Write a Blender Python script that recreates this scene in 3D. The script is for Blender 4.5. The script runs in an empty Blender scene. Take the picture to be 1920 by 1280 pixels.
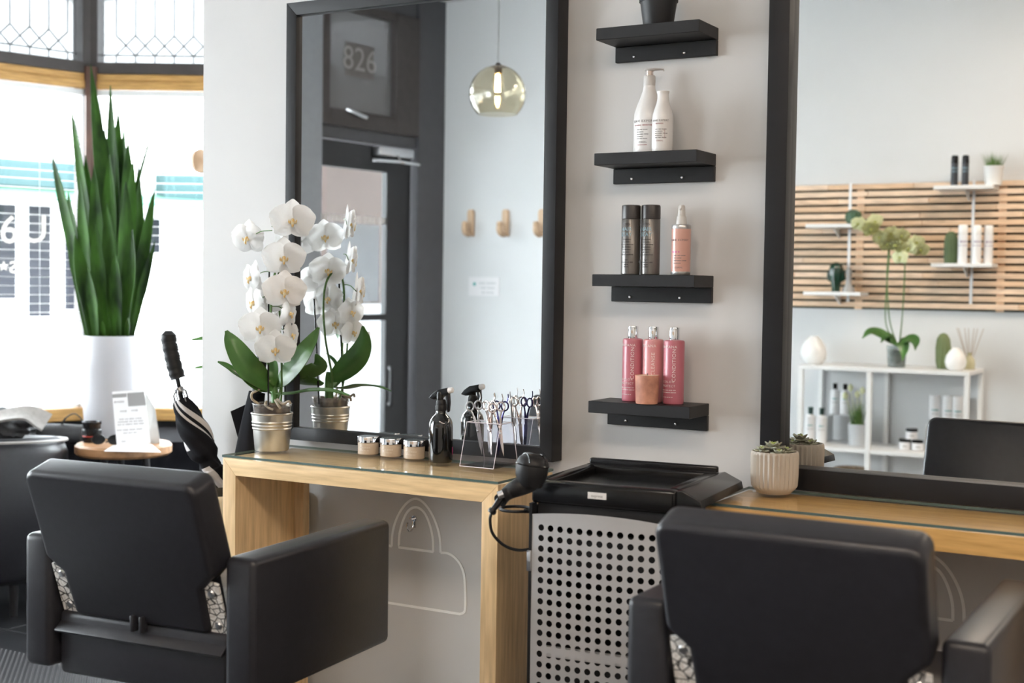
import bpy, bmesh, math, random
from math import pi, sin, cos, radians as R, atan2, sqrt
from mathutils import Vector as V, Matrix
random.seed(7)
S = bpy.context.scene
COL = S.collection

# ------------------------------------------------------------------ camera
CF, CYAW, CPIT, CROLL = 2520.2, 0.52115, -0.04176, 0.01393
CP = V((0.0, -3.087, 1.28))
FW = V((-sin(CYAW)*cos(CPIT), cos(CYAW)*cos(CPIT), sin(CPIT)))
_r = V((cos(CYAW), sin(CYAW), 0)); _u = _r.cross(FW)
CR = _r*cos(CROLL) + _u*sin(CROLL); CU = -_r*sin(CROLL) + _u*cos(CROLL)
cam = bpy.data.cameras.new('camera'); co = bpy.data.objects.new('camera', cam); COL.objects.link(co)
cam.sensor_width = 36; cam.lens = CF*36/1920; cam.clip_start = 0.05; cam.clip_end = 200
co.matrix_world = Matrix(((CR.x, CU.x, -FW.x, CP.x), (CR.y, CU.y, -FW.y, CP.y), (CR.z, CU.z, -FW.z, CP.z), (0, 0, 0, 1)))
cam.dof.use_dof = True; cam.dof.focus_distance = 3.45; cam.dof.aperture_fstop = 3.2
S.camera = co

# ------------------------------------------------------------------ world, lights, exposure
w = bpy.data.worlds.new('world'); S.world = w; w.use_nodes = True
bg = w.node_tree.nodes['Background']; bg.inputs[0].default_value = (0.91, 0.95, 1.0, 1); bg.inputs[1].default_value = 1.0
S.view_settings.view_transform = 'Standard'; S.view_settings.look = 'None'
S.view_settings.exposure = 4.52; S.view_settings.gamma = 1; S.view_settings.use_curve_mapping = False

def area(name, loc, target, sx, sy, power, color=(1, 1, 1), portal=False):
    l = bpy.data.lights.new(name, 'AREA'); l.shape = 'RECTANGLE'; l.size = sx; l.size_y = sy
    l.energy = power; l.color = color
    o = bpy.data.objects.new(name, l); COL.objects.link(o); o.location = loc
    o.rotation_euler = (V(target)-V(loc)).to_track_quat('-Z', 'Y').to_euler()
    if portal: l.cycles.is_portal = True
    return o
WARM = (1.0, 0.84, 0.68)
for i, (x, y) in enumerate(((-0.9, -2.8), (0.6, -3.0), (1.8, -2.8), (2.8, -2.2))):
    area('ceiling_fill', (x, y, 3.02), (x, y, 0), 0.6, 0.6, 1.6, WARM)  # unseen warm fill lights, added to lift the lower right side

# facade corner points in plan
A0 = V((-2.80, 2.85)); K1 = V((-5.044, 1.563)); K2 = V((-6.0, -1.60)); K3 = V((-4.95, -2.90)); K4 = V((-4.767, -4.386))
def portal(P, Q, z0, z1):
    m = (P+Q)/2; d = (Q-P).normalized(); n = V((-d.y, d.x))
    if n.dot(V((-2.0, -1.5))-m) < 0: n = -n
    area('window_portal', (m.x-n.x*.12, m.y-n.y*.12, (z0+z1)/2), (m.x+n.x, m.y+n.y, (z0+z1)/2), (Q-P).length, z1-z0, 1.0, portal=True)
portal(A0, K1, .66, 3.05); portal(K1, K2, .66, 3.05); portal(K2, K3, .66, 3.05); portal(K3, K4, 0, 3.0)

# ------------------------------------------------------------------ pixel helpers (1920 x 1280 frame)
def ray(x, y): return FW + CR*((x-960)/CF) - CU*((y-640)/CF)
def on_y(x, y, Y): d = ray(x, y); return CP + d*((Y-CP.y)/d.y)
def on_z(x, y, Z): d = ray(x, y); return CP + d*((Z-CP.z)/d.z)
def at_d(x, y, t): return CP + ray(x, y)*t
def on_pl(x, y, P, n): d = ray(x, y); return CP + d*((V(P)-CP).dot(n)/d.dot(n))
YM1, YM2 = -0.043, -0.020            # the two mirror glasses
def m1(P): return V((P.x, 2*YM1-P.y, P.z))
def m2(P): return V((P.x, 2*YM2-P.y, P.z))

# ------------------------------------------------------------------ materials
MATS = {}
def mat(name, col, rough=.5, metal=0., var=0., nscale=20., bump=0., bscale=60., stretch=None, emit=None, estr=0., coat=0., spec=.5, sss=0., col2=None, trans=0., sheen=0.):
    if name in MATS: return MATS[name]
    m = bpy.data.materials.new(name); m.use_nodes = True; nt = m.node_tree; b = nt.nodes['Principled BSDF']
    b.inputs['Base Color'].default_value = (*col, 1); b.inputs['Roughness'].default_value = rough
    b.inputs['Metallic'].default_value = metal; b.inputs['Specular IOR Level'].default_value = spec
    b.inputs['Coat Weight'].default_value = coat; b.inputs['Transmission Weight'].default_value = trans
    b.inputs['Sheen Weight'].default_value = sheen
    if sss: b.inputs['Subsurface Weight'].default_value = sss; b.inputs['Subsurface Radius'].default_value = (.01, .008, .006)
    if emit: b.inputs['Emission Color'].default_value = (*emit, 1); b.inputs['Emission Strength'].default_value = estr
    if var or bump or col2:
        tc = nt.nodes.new('ShaderNodeTexCoord'); mp = nt.nodes.new('ShaderNodeMapping')
        nt.links.new(tc.outputs['Object'], mp.inputs[0])
        if stretch: mp.inputs['Scale'].default_value = stretch
    if var or col2:
        n = nt.nodes.new('ShaderNodeTexNoise'); n.inputs['Scale'].default_value = nscale; n.inputs['Detail'].default_value = 5
        nt.links.new(mp.outputs[0], n.inputs['Vector'])
        r = nt.nodes.new('ShaderNodeValToRGB'); r.color_ramp.elements[0].position = .3; r.color_ramp.elements[1].position = .7
        a = col if col2 is None else col2
        k = 1-var
        r.color_ramp.elements[0].color = (a[0]*k, a[1]*k, a[2]*k, 1); k = 1+var
        r.color_ramp.elements[1].color = (min(1, col[0]*k), min(1, col[1]*k), min(1, col[2]*k), 1)
        nt.links.new(n.outputs['Fac'], r.inputs[0]); nt.links.new(r.outputs[0], b.inputs['Base Color'])
    if bump:
        n2 = nt.nodes.new('ShaderNodeTexNoise'); n2.inputs['Scale'].default_value = bscale; n2.inputs['Detail'].default_value = 3
        nt.links.new(mp.outputs[0], n2.inputs['Vector'])
        bp = nt.nodes.new('ShaderNodeBump'); bp.inputs['Strength'].default_value = bump; bp.inputs['Distance'].default_value = .002
        nt.links.new(n2.outputs['Fac'], bp.inputs['Height']); nt.links.new(bp.outputs[0], b.inputs['Normal'])
    MATS[name] = m; return m
def clear(name, tint=(1, 1, 1), gloss=.08, rough=.0, fres=True, pw=5):
    """Clear sheet: transparent body with a Fresnel-weighted glossy surface."""
    if name in MATS: return MATS[name]
    m = bpy.data.materials.new(name); m.use_nodes = True; nt = m.node_tree; nt.nodes.clear()
    o = nt.nodes.new('ShaderNodeOutputMaterial'); mx = nt.nodes.new('ShaderNodeMixShader')
    t = nt.nodes.new('ShaderNodeBsdfTransparent'); t.inputs[0].default_value = (*tint, 1)
    g = nt.nodes.new('ShaderNodeBsdfGlossy'); g.inputs['Roughness'].default_value = rough
    if fres:
        f = nt.nodes.new('ShaderNodeLayerWeight'); f.inputs[0].default_value = .5     # Schlick curve, alike from both faces
        p = nt.nodes.new('ShaderNodeMath'); p.operation = 'POWER'; p.inputs[1].default_value = pw
        q = nt.nodes.new('ShaderNodeMath'); q.operation = 'MULTIPLY_ADD'; q.inputs[1].default_value = .95; q.inputs[2].default_value = gloss*.5
        nt.links.new(f.outputs['Facing'], p.inputs[0]); nt.links.new(p.outputs[0], q.inputs[0]); nt.links.new(q.outputs[0], mx.inputs[0])
    else: mx.inputs[0].default_value = gloss
    nt.links.new(t.outputs[0], mx.inputs[1]); nt.links.new(g.outputs[0], mx.inputs[2]); nt.links.new(mx.outputs[0], o.inputs[0])
    MATS[name] = m; return m

M_WALL = mat('wall_paint', (.60, .59, .585), .55, var=.015, nscale=3, bump=.05, bscale=180)
M_WALL2 = mat('wall_paint_front', (.68, .69, .695), .6, var=.015, nscale=3, bump=.05, bscale=180)
M_CEIL = mat('ceiling_paint', (.62, .62, .61), .8, var=.01)
M_BLACK = mat('black_satin_paint', (.007, .007, .009), .45, var=.1, spec=.35, nscale=30, bump=.03)
M_SHELF = mat('shelf_black_foil', (.012, .012, .014), .48, var=.12, nscale=40, bump=.04, spec=.4)
M_MIR = mat('mirror_silver', (.90, .91, .91), .0, 1.0)
M_OAK = mat('maple_wood', (.88, .64, .36), .36, var=.1, nscale=6, stretch=(1.2, 14, 14), bump=.05, bscale=90, col2=(.76, .52, .27), coat=.15)
M_OAKV = mat('maple_wood_upright', (.84, .60, .34), .36, var=.1, nscale=6, stretch=(14, 14, 1.2), bump=.05, bscale=90, col2=(.76, .52, .27), coat=.15)
M_OAK2 = mat('maple_warm_dim', (.72, .43, .16), .36, var=.1, nscale=6, stretch=(1.2, 14, 14), bump=.05, bscale=90, col2=(.60, .34, .11), coat=.15)  # wood of the left table, warm dim light put into its colour
M_PINE = mat('golden_pine_trim', (.62, .36, .12), .4, var=.12, nscale=5, stretch=(2, 2, 22), col2=(.5, .27, .08))
M_LEATHER = mat('black_leather', (.018, .018, .023), .37, var=.1, nscale=60, bump=.10, bscale=260, spec=.45)
M_CHROME = mat('chrome', (.78, .78, .8), .08, 1.0)
M_STEEL = mat('brushed_steel', (.62, .62, .64), .3, 1.0, var=.05, nscale=60)
M_ZINC = mat('galvanised_zinc', (.60, .58, .54), .38, 1.0, var=.12, nscale=18)
M_DARKFR = mat('dark_brown_frame', (.06, .05, .048), .45, var=.1, nscale=20)
M_GREYFR = mat('charcoal_paint', (.085, .085, .095), .5, var=.06, nscale=15)
M_WHITEP = mat('white_plastic', (.82, .82, .83), .35, var=.01)
M_WHITEC = mat('white_ceramic', (.86, .86, .85), .16, coat=.4, var=.01)
M_BLKPL = mat('black_plastic', (.006, .006, .007), .22, var=.05, spec=.4)
M_BLKMT = mat('matt_black_plastic', (.012, .012, .014), .48, var=.08, nscale=40, spec=.35)
M_GLASS = clear('window_glass', (.97, .99, .985), .05, 0)
M_SHEET = clear('table_glass', (.99, .996, .992), .05, 0, True, 13)
M_ACRYL = clear('clear_acrylic', (.955, .95, .97), .08, .02)
M_LEAF = mat('orchid_leaf', (.065, .175, .035), .36, var=.2, nscale=9, coat=.1, col2=(.045, .125, .026))
M_STEM = mat('orchid_stem', (.08, .17, .04), .45, var=.2)
def petal_mat(name, col, tr):
    m = mat(name, col, .5, var=.015, nscale=12); nt = m.node_tree; b = nt.nodes['Principled BSDF']; o = nt.nodes['Material Output']
    t = nt.nodes.new('ShaderNodeBsdfTranslucent'); t.inputs[0].default_value = (*tr, 1); mx = nt.nodes.new('ShaderNodeMixShader'); mx.inputs[0].default_value = .33
    nt.links.new(b.outputs[0], mx.inputs[1]); nt.links.new(t.outputs[0], mx.inputs[2]); nt.links.new(mx.outputs[0], o.inputs[0]); return m
M_PETAL = petal_mat('white_petal', (.95, .945, .94), (.97, .96, .95))
M_LIP = mat('yellow_lip', (.75, .42, .05), .5, col2=(.85, .8, .6), var=.1, nscale=90)
M_GREEN2 = mat('snake_leaf', (.032, .092, .010), .6, var=.4, nscale=14, stretch=(1, 1, .35), col2=(.007, .026, .005), spec=.2)
M_SOIL = mat('bark_soil', (.15, .10, .07), .9, var=.6, nscale=80, bump=.8, bscale=120)
M_TILE = mat('slate_tile', (.018, .019, .022), .42, var=.3, nscale=5, bump=.1, bscale=30)
M_GROUT = mat('grout', (.16, .16, .165), .8, var=.1)
M_RUBBER = mat('black_rubber_mat', (.03, .03, .033), .45, var=.15, nscale=40)
M_STUD = mat('mat_studs', (.12, .12, .13), .35, var=.1)

# ------------------------------------------------------------------ mesh helpers
def nb(): return bmesh.new()
def box(bm, x0, x1, y0, y1, z0, z1, bev=0., seg=2, M=None, mi=0):
    vs = [bm.verts.new((x, y, z)) for x in (x0, x1) for y in (y0, y1) for z in (z0, z1)]
    fs = [bm.faces.new([vs[i] for i in q]) for q in ((0, 1, 3, 2), (4, 6, 7, 5), (0, 4, 5, 1), (2, 3, 7, 6), (0, 2, 6, 4), (1, 5, 7, 3))]
    for f in fs: f.material_index = mi
    es = list({e for f in fs for e in f.edges})
    allv = vs
    if bev:
        g = bmesh.ops.bevel(bm, geom=es, offset=bev, segments=seg, profile=.5, affect='EDGES')
        allv = list({v for f in g['faces'] for v in f.verts} | {v for v in vs if v.is_valid})
        for f in g['faces']: f.material_index = mi
    if M is not None: bmesh.ops.transform(bm, matrix=M, verts=allv)
    return allv
def lathe(bm, prof, seg=32, c=(0, 0, 0), M=None, mi=0):
    rings = []; new = []
    for (r, z) in prof:
        if r < 1e-6: rg = [bm.verts.new((c[0], c[1], c[2]+z))]
        else: rg = [bm.verts.new((c[0]+r*cos(2*pi*i/seg), c[1]+r*sin(2*pi*i/seg), c[2]+z)) for i in range(seg)]
        rings.append(rg); new += rg
    for a, b in zip(rings, rings[1:]):
        if len(a) == 1 and len(b) == 1: continue
        for i in range(seg):
            j = (i+1) % seg
            if len(a) == 1: f = bm.faces.new((a[0], b[i], b[j]))
            elif len(b) == 1: f = bm.faces.new((a[i], a[j], b[0]))
            else: f = bm.faces.new((a[i], a[j], b[j], b[i]))
            f.material_index = mi
    if M is not None: bmesh.ops.transform(bm, matrix=M, verts=new)
    return new
def tube(bm, pts, rad, seg=8, caps=True, mi=0, flat=1.):
    pts = [V(p) for p in pts]; n = len(pts)
    if not isinstance(rad, (list, tuple)): rad = [rad]*n
    t0 = (pts[1]-pts[0]).normalized()
    up = V((0, 0, 1)) if abs(t0.z) < .9 else V((1, 0, 0))
    nx = t0.cross(up).normalized(); rings = []
    for i, p in enumerate(pts):
        t = (pts[min(i+1, n-1)]-pts[max(i-1, 0)]).normalized()
        nx = (nx - t*nx.dot(t)).normalized(); ny = t.cross(nx)
        rings.append([bm.verts.new(p + nx*(rad[i]*cos(2*pi*k/seg)) + ny*(flat*rad[i]*sin(2*pi*k/seg))) for k in range(seg)])
    for a, b in zip(rings, rings[1:]):
        for k in range(seg):
            f = bm.faces.new((a[k], a[(k+1) % seg], b[(k+1) % seg], b[k])); f.material_index = mi
    if caps:
        for f in (bm.faces.new(rings[0][::-1]), bm.faces.new(rings[-1])): f.material_index = mi
def prism(bm, poly, y0, y1, M=None, mi=0, bev=0.):
    """poly in (x, z), extruded along y."""
    a = [bm.verts.new((x, y0, z)) for x, z in poly]; b = [bm.verts.new((x, y1, z)) for x, z in poly]
    n = len(poly); fs = [bm.faces.new(a), bm.faces.new(b[::-1])]
    for i in range(n): fs.append(bm.faces.new((a[i], b[i], b[(i+1) % n], a[(i+1) % n])))
    for f in fs: f.material_index = mi
    bmesh.ops.recalc_face_normals(bm, faces=fs)
    vs = a+b
    if bev:
        es = [e for e in set(fs[0].edges) | set(fs[1].edges)]
        g = bmesh.ops.bevel(bm, geom=es, offset=bev, segments=3, profile=.5, affect='EDGES')
        vs = list({v for f in g['faces'] for v in f.verts} | {v for v in vs if v.is_valid})
    if M is not None: bmesh.ops.transform(bm, matrix=M, verts=vs)
    return vs
def spline(pts, n=8):
    pts = [V(p) for p in pts]; P = [2*pts[0]-pts[1]] + pts + [2*pts[-1]-pts[-2]]; out = []
    for i in range(1, len(P)-2):
        for k in range(n):
            t = k/n; a, b, c, d = P[i-1], P[i], P[i+1], P[i+2]
            out.append(.5*((2*b)+(c-a)*t+(2*a-5*b+4*c-d)*t*t+(3*b-a-3*c+d)*t**3))
    out.append(pts[-1]); return out
def blade(bm, spine, wid, nrm, fold=.15, thick=.0012, nv=4):
    """A leaf: spine points, half-widths, a rough facing normal; folded along the midrib, two-sided with thickness."""
    sp = [V(p) for p in spine]; n = len(sp); top = []; bot = []
    for i, p in enumerate(sp):
        t = (sp[min(i+1, n-1)]-sp[max(i-1, 0)]).normalized()
        s = t.cross(V(nrm)).normalized(); nn = s.cross(t)
        rt = []; rb = []
        for k in range(-nv, nv+1):
            q = k/nv; o = p + s*(wid[i]*q) + nn*(fold*wid[i]*abs(q)**1.3)
            rt.append(bm.verts.new(o+nn*thick)); rb.append(bm.verts.new(o-nn*thick))
        top.append(rt); bot.append(rb)
    m = 2*nv
    for i in range(n-1):
        for k in range(m):
            bm.faces.new((top[i][k], top[i][k+1], top[i+1][k+1], top[i+1][k]))
            bm.faces.new((bot[i][k], bot[i+1][k], bot[i+1][k+1], bot[i][k+1]))
        for k in (0, m): bm.faces.new((top[i][k], top[i+1][k], bot[i+1][k], bot[i][k]))
    for i in (0, n-1):
        for k in range(m): bm.faces.new((top[i][k], top[i][k+1], bot[i][k+1], bot[i][k]))

def finish(name, bm, m, smooth=40):
    bmesh.ops.recalc_face_normals(bm, faces=bm.faces)
    me = bpy.data.meshes.new(name); bm.to_mesh(me); bm.free()
    for x in (m if isinstance(m, (list, tuple)) else [m]): me.materials.append(x)
    if smooth:
        me.polygons.foreach_set('use_smooth', [True]*len(me.polygons)); me.set_sharp_from_angle(angle=R(smooth))
    return me
def obj(name, bm, m, parent=None, loc=None, rotz=0, smooth=40):
    me = finish(name, bm, m, smooth) if not isinstance(bm, bpy.types.Mesh) else bm
    o = bpy.data.objects.new(name, me); COL.objects.link(o)
    if loc is not None: o.location = loc
    if rotz: o.rotation_euler = (0, 0, rotz)
    if parent: o.parent = parent
    return o
def tag(o, label, cat, group=None):
    o['label'] = label; o['category'] = cat
    if group: o['group'] = group
    return o
def thing(name, label, cat, loc=(0, 0, 0), rotz=0, group=None):
    o = bpy.data.objects.new(name, None); COL.objects.link(o); o.empty_display_size = .05
    o.location = loc; o.rotation_euler = (0, 0, rotz); return tag(o, label, cat, group)
def struct(name, bm, m, parent=None, smooth=0):
    o = obj(name, bm, m, parent, smooth=smooth); o['kind'] = 'structure'; return o
def dup(o, loc, rotz=None, label=None):
    def cp(x, par):
        c = x.copy(); COL.objects.link(c); c.parent = par
        for ch in list(x.children): cp(ch, c)
        return c
    c = cp(o, None); c.location = loc
    if rotz is not None: c.rotation_euler = (0, 0, rotz)
    if label: c['label'] = label
    return c

_fonts = {}
def text_mesh(body, size, ext=.0002, spacing=1., align='CENTER'):
    if isinstance(body, tuple):                   # print too small to read in the photograph: letter-sized strokes, given as word lengths
        rg = random.Random(sum(body)); bm = nb(); x = 0.
        for count in body:
            for k in range(count):
                wd = size*rg.uniform(.28, .5); h = size*rg.uniform(.2, .34)
                box(bm, x, x+wd, -h, h*.9, 0, ext); x += wd+size*.12
            x += size*.4
        off = x/2 if align == 'CENTER' else 0
        for v in bm.verts: v.co.x -= off
        me = bpy.data.meshes.new('print'); bm.to_mesh(me); bm.free(); return me
    cu = bpy.data.curves.new('lettering', 'FONT'); cu.body = body; cu.size = size; cu.extrude = ext; cu.resolution_u = 3
    cu.align_x = align; cu.align_y = 'CENTER'; cu.space_character = spacing
    o = bpy.data.objects.new('tmp', cu); me = bpy.data.meshes.new_from_object(o)
    bpy.data.objects.remove(o); bpy.data.curves.remove(cu); return me
def text_on_cyl(parent, body, size, r, z, ang, m, name='lettering', upright=True, spacing=1., align='CENTER', ext=.0002):
    me = text_mesh(body, size, ext, spacing, align)
    for v in me.vertices:
        x, y, e = v.co
        if not upright: x, y = -y, x
        a = ang + x/r; v.co = ((r+.0003+e)*cos(a), (r+.0003+e)*sin(a), z+y)
    me.materials.append(m); return obj(name, me, m, parent)
def text_flat(parent, body, size, P, ex, ez, m, name='lettering', spacing=1., ext=.0003, align='CENTER'):
    me = text_mesh(body, size, ext, spacing, align); ex = V(ex).normalized(); ez = V(ez).normalized(); n = ex.cross(ez)
    for v in me.vertices:
        x, y, e = v.co; v.co = V(P) + ex*x + ez*y + n*e
    me.materials.append(m); return obj(name, me, m, parent)

# =================================================================== STRUCTURE
XR, ZC, YF = 4.6, 3.1, -4.386
bm = nb(); box(bm, -6.6, XR, -4.6, 3.2, -.12, -.008); floor = struct('floor', bm, M_GROUT)
ts = .6; tiles = {}
bmt = nb(); box(bmt, -ts/2+.003, ts/2-.003, -ts/2+.003, ts/2-.003, -.012, 0, bev=.0015, seg=1)
tile_me = finish('tile', bmt, M_TILE, 0)
for i in range(-4, 11):
    for j in range(-8, 5):
        x, y = -4.0+ts*(i+.5), .21+ts*(j+.5)
        if not (-6.3 < x < XR-.2 and -4.4 < y < 3.0): continue
        o = bpy.data.objects.new('tile', tile_me); COL.objects.link(o); o.parent = floor; o.location = (x, y, 0)
bm = nb(); box(bm, -7.0, XR+.1, -4.6, 3.3, ZC, ZC+.1); struct('ceiling', bm, M_CEIL)
bm = nb(); box(bm, -2.863, XR, 0, .14, 0, ZC); box(bm, -2.863, -2.74, .14, 2.95, 0, ZC); struct('wall_back', bm, M_WALL)
bm = nb(); box(bm, -4.9, XR, YF-.12, YF, 0, ZC); struct('wall_front', bm, M_WALL2)
bm = nb(); box(bm, XR, XR+.1, -4.6, .14, 0, ZC); struct('wall_right', bm, mat('right_wall_paint', (.66, .64, .60), .6, var=.02))

def frame_of(P, Q):
    """Local frame of a facade stretch seen from inside: x along P->Q, y outwards, z up."""
    e = V((Q.x-P.x, Q.y-P.y, 0)).normalized(); n = V((-e.y, e.x, 0))
    if n.dot(V((-2.0, -1.5, 0))-V((P.x, P.y, 0))) > 0: n = -n
    return Matrix(((e.x, n.x, 0, P.x), (e.y, n.y, 0, P.y), (0, 0, 1, 0), (0, 0, 0, 1))), (Q-P).length
def facade_window(idx, P, Q, cames, sp, x_off, blind=True):
    M, L = frame_of(P, Q)
    bm = nb(); box(bm, 0, L, .0, .12, 0, .60); struct('wall_left' if idx == 2 else 'trim_%d' % idx, bm, M_BLACK).matrix_world = M
    bm = nb()
    for x0, x1 in ((-.02, .035), (L-.035, L+.02)): box(bm, x0, x1, -.01, .09, .66, 2.27)
    win = struct('window_%d' % idx, bm, M_DARKFR); win.matrix_world = M
    bm = nb(); box(bm, 0, L, -.05, .1, .60, .66, bev=.006); struct('window_sill', bm, M_PINE, win)
    bm = nb(); box(bm, 0, L, .05, .056, .66, 2.2); struct('glass_pane', bm, M_GLASS, win)
    bm = nb(); box(bm, 0, L, -.03, .08, 2.195, 2.235, bev=.004); box(bm, 0, L, -.02, .08, 2.235, 2.27, bev=.004); struct('wood_trim', bm, M_PINE, win)
    bm = nb(); box(bm, 0, L, -.025, .09, 2.27, 2.325, bev=.004); struct('transom_rail', bm, M_DARKFR, win)
    bm = nb(); box(bm, 0, L, -.02, .09, 3.0, 3.1); struct('head_rail', bm, M_DARKFR, win)
    bm = nb(); box(bm, 0, L, .05, .055, 2.32, 3.0); struct('transom_pane', bm, clear('leaded_textured_glass', (.36, .37, .37), .08, .1) if cames else M_GLASS, win)
    posts = [(-.03, .045), (L-.045, L+.03)]
    if idx == 2: posts.append((.715, .745))
    for p, q in posts:
        bm = nb(); box(bm, p, q, -.025, .09, 2.3, 3.02, bev=.004); struct('transom_post', bm, M_DARKFR, win)
    if cames:
        bm = nb(); zb, zt = 2.37, 2.466; y = .046; x = x_off
        tube(bm, [(.03, y, zb), (L-.03, y, zb)], .0036, 5); k = 0
        while x < L-.02:
            tube(bm, [(x, y, zt), (x, y, 3.0)], .0036, 5); tube(bm, [(x, y, 2.325), (x, y, zb)], .0036, 5)
            if x+sp < L-.02:
                tube(bm, [(x, y, zt), (x+sp, y, zb)], .0036, 5); tube(bm, [(x, y, zb), (x+sp, y, zt)], .0036, 5)
            for z in (zb, zt): lathe(bm, [(0, -.005), (.005, 0), (0, .005)], 6, (x, y, z))
            x += sp
        c = struct('lead_came', bm, mat('lead', (.12, .12, .13), .6), win)
    return win, M, L
W1, MW1, LW1 = facade_window(1, K1, A0, True, .094, .115)
W2, MW2, LW2 = facade_window(2, K1, K2, True, .094, .09)
W3, MW3, LW3 = facade_window(3, K2, K3, False, .1, .1)
bm = nb(); tube(bm, [(K1.x+.03, K1.y-.02, .6), (K1.x+.03, K1.y-.02, 2.3)], .03, 8); struct('trim_9', bm, mat('corner_post', (.10, .045, .03), .5, var=.2, nscale=8))

# blinds inside the two bay windows: open slats seen edge-on
M_SLAT = mat('blind_slat', (.72, .70, .69), .45, var=.02)
bms = nb(); box(bms, 0, 1, -.0125, .0125, -.0011, .0011); slat_me = finish('slat', bms, M_SLAT, 0)
for win, M, L, lab in ((W1, MW1, LW1, 'white horizontal blind with open slats in the right pane of the bay, behind the planter'),
                       (W2, MW2, LW2, 'white horizontal blind with open slats over the vinyl letters, left pane of the bay')):
    t = thing('window_blind', lab, 'blind', group='bay window blinds'); t.matrix_world = M
    bm = nb(); box(bm, .04, L-.04, -.02, .02, 2.165, 2.19); obj('head_rail', bm, M_WHITEP, t, smooth=0)
    z = .70
    while z < 2.15:
        o = bpy.data.objects.new('slat', slat_me); COL.objects.link(o); o.parent = t; o.location = (.05, 0, z); o.scale = (L-.1, 1, 1); z += .042
    for x in (.25, L*.5, L-.3):
        bm = nb(); tube(bm, [(x, 0, .70), (x, 0, 2.17)], .001, 4); obj('ladder_cord', bm, M_WHITEP, t)
    bm = nb(); box(bm, .05, L-.05, -.0125, .0125, .664, .676); obj('bottom_rail', bm, M_WHITEP, t, smooth=0)

# vinyl letters on the left pane (seen from behind)
M_VINYL = mat('beige_vinyl', (.85, .78, .72), .6, var=.02)
eW2 = (K2-K1).normalized(); nW2 = V((-eW2.y, eW2.x, 0)); pW2 = V((K1.x, K1.y, 0)) + V(MW2.col[1][:3])*.045
def w2(px, py): return on_pl(px, py, pW2, V(MW2.col[1][:3]))
exv = (w2(100, 430)-w2(10, 430)).normalized()
iW2 = MW2.inverted()
def w2text(s, size, px, py, mirror=False):
    ex = exv if not mirror else -exv
    o = text_flat(W2, s, size, iW2 @ w2(px, py), iW2.to_3x3() @ ex, (0, 0, 1), M_VINYL, name='vinyl_letter', ext=.0006); o['kind'] = 'structure'
w2text('6', .185, 17, 433); w2text('U', .185, 65, 432)
w2text('s', .12, 25, 497, True)
bm = nb(); c = iW2 @ w2(7, 499); ex = iW2.to_3x3() @ exv
ring = [bm.verts.new(c + (ex*sin(pi*k/5) + V((0, 0, 1))*cos(pi*k/5))*(.026 if k % 2 == 0 else .011)) for k in range(10)]
bm.faces.new(ring); o = struct('vinyl_star', bm, M_VINYL, W2)

# door wall in the recessed entry (seen in the left mirror): local x from K4 towards K3, y into the room, z up
eD = V((K3.x-K4.x, K3.y-K4.y, 0)).normalized(); nD = V((-eD.y, eD.x, 0))
if nD.x < 0: nD = -nD
MD = Matrix(((eD.x, nD.x, 0, K4.x), (eD.y, nD.y, 0, K4.y), (0, 0, 1, 0), (0, 0, 0, 1)))
iMD = MD.inverted()
vP = V((K4.x, 2*YM1-K4.y, 0)); vn = V((nD.x, -nD.y, 0))
def dw(px, py, off=0.): return iMD @ m1(on_pl(px, py, vP+vn*off, vn))
LD = (K4-K3).length
sR = dw(782, 500).x; sL = dw(603, 400).x; zH = (dw(612, 257).z + dw(775, 276).z)/2
def sx(px, py=400, off=0.): return dw(px, py, off).x
def sz(px, py, off=0.): return dw(px, py, off).z
M_DOORB = mat('black_door_aluminium', (.02, .02, .023), .4, var=.05)
bm = nb(); box(bm, 0, sR, -.12, .0, 0, ZC); struct('trim_4', bm, M_GREYFR).matrix_world = MD
bm = nb(); box(bm, sL, LD, -.12, 0, 0, ZC); struct('trim_5', bm, mat('blue_grey_paint', (.32, .34, .37), .5, var=.04)).matrix_world = MD
zt0 = (sz(606, 237)+sz(766, 250))/2
bm = nb(); box(bm, sR, sL, -.12, -.02, zH, zt0); box(bm, sR, sL, -.12, -.02, 2.95, ZC); struct('trim_6', bm, M_GREYFR).matrix_world = MD
# transom light with the street number
bm = nb(); g0, g1, gz = sx(741, 200), sx(617, 200), (sz(617, 200)+sz(741, 221))/2
for q in ((sR, g0, zt0, 2.95), (g1, sL, zt0, 2.95), (g0, g1, zt0, gz), (g0, g1, 2.90, 2.95)): box(bm, q[0], q[1], -.07, .01, q[2], q[3], bev=.006)
tw = struct('window_4', bm, M_DARKFR); tw.matrix_world = MD
M_FROST = mat('dim_frosted_glass', (.20, .205, .21), .3); M_FROST.node_tree.nodes['Principled BSDF'].inputs['Alpha'].default_value = .8
bm = nb(); box(bm, g0, g1, -.045, -.038, gz, 2.90); struct('glass_pane', bm, M_FROST, tw)
pc = dw(676, 114, -.03)
bm = nb(); box(bm, pc.x-.125, pc.x+.125, -.037, -.035, pc.z-.1, pc.z+.1); struct('number_plate', bm, mat('number_backing', (.16, .145, .14), .6, var=.1), tw)
o = text_flat(tw, '826', .2, V((pc.x, -.0345, pc.z)), (-1, 0, 0), (0, 0, 1), mat('number_film', (.34, .33, .32), .5), name='street_number', ext=.0006); o['kind'] = 'structure'
bm = nb(); c = dw(670, 216, .03); tube(bm, [(c.x+.07, .01, c.z+.03), (c.x+.06, .035, c.z+.02), (c.x-.03, .04, c.z-.0), (c.x-.08, .03, c.z-.005)], .011, 8); struct('window_latch', bm, M_STEEL, tw, smooth=40)
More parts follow.
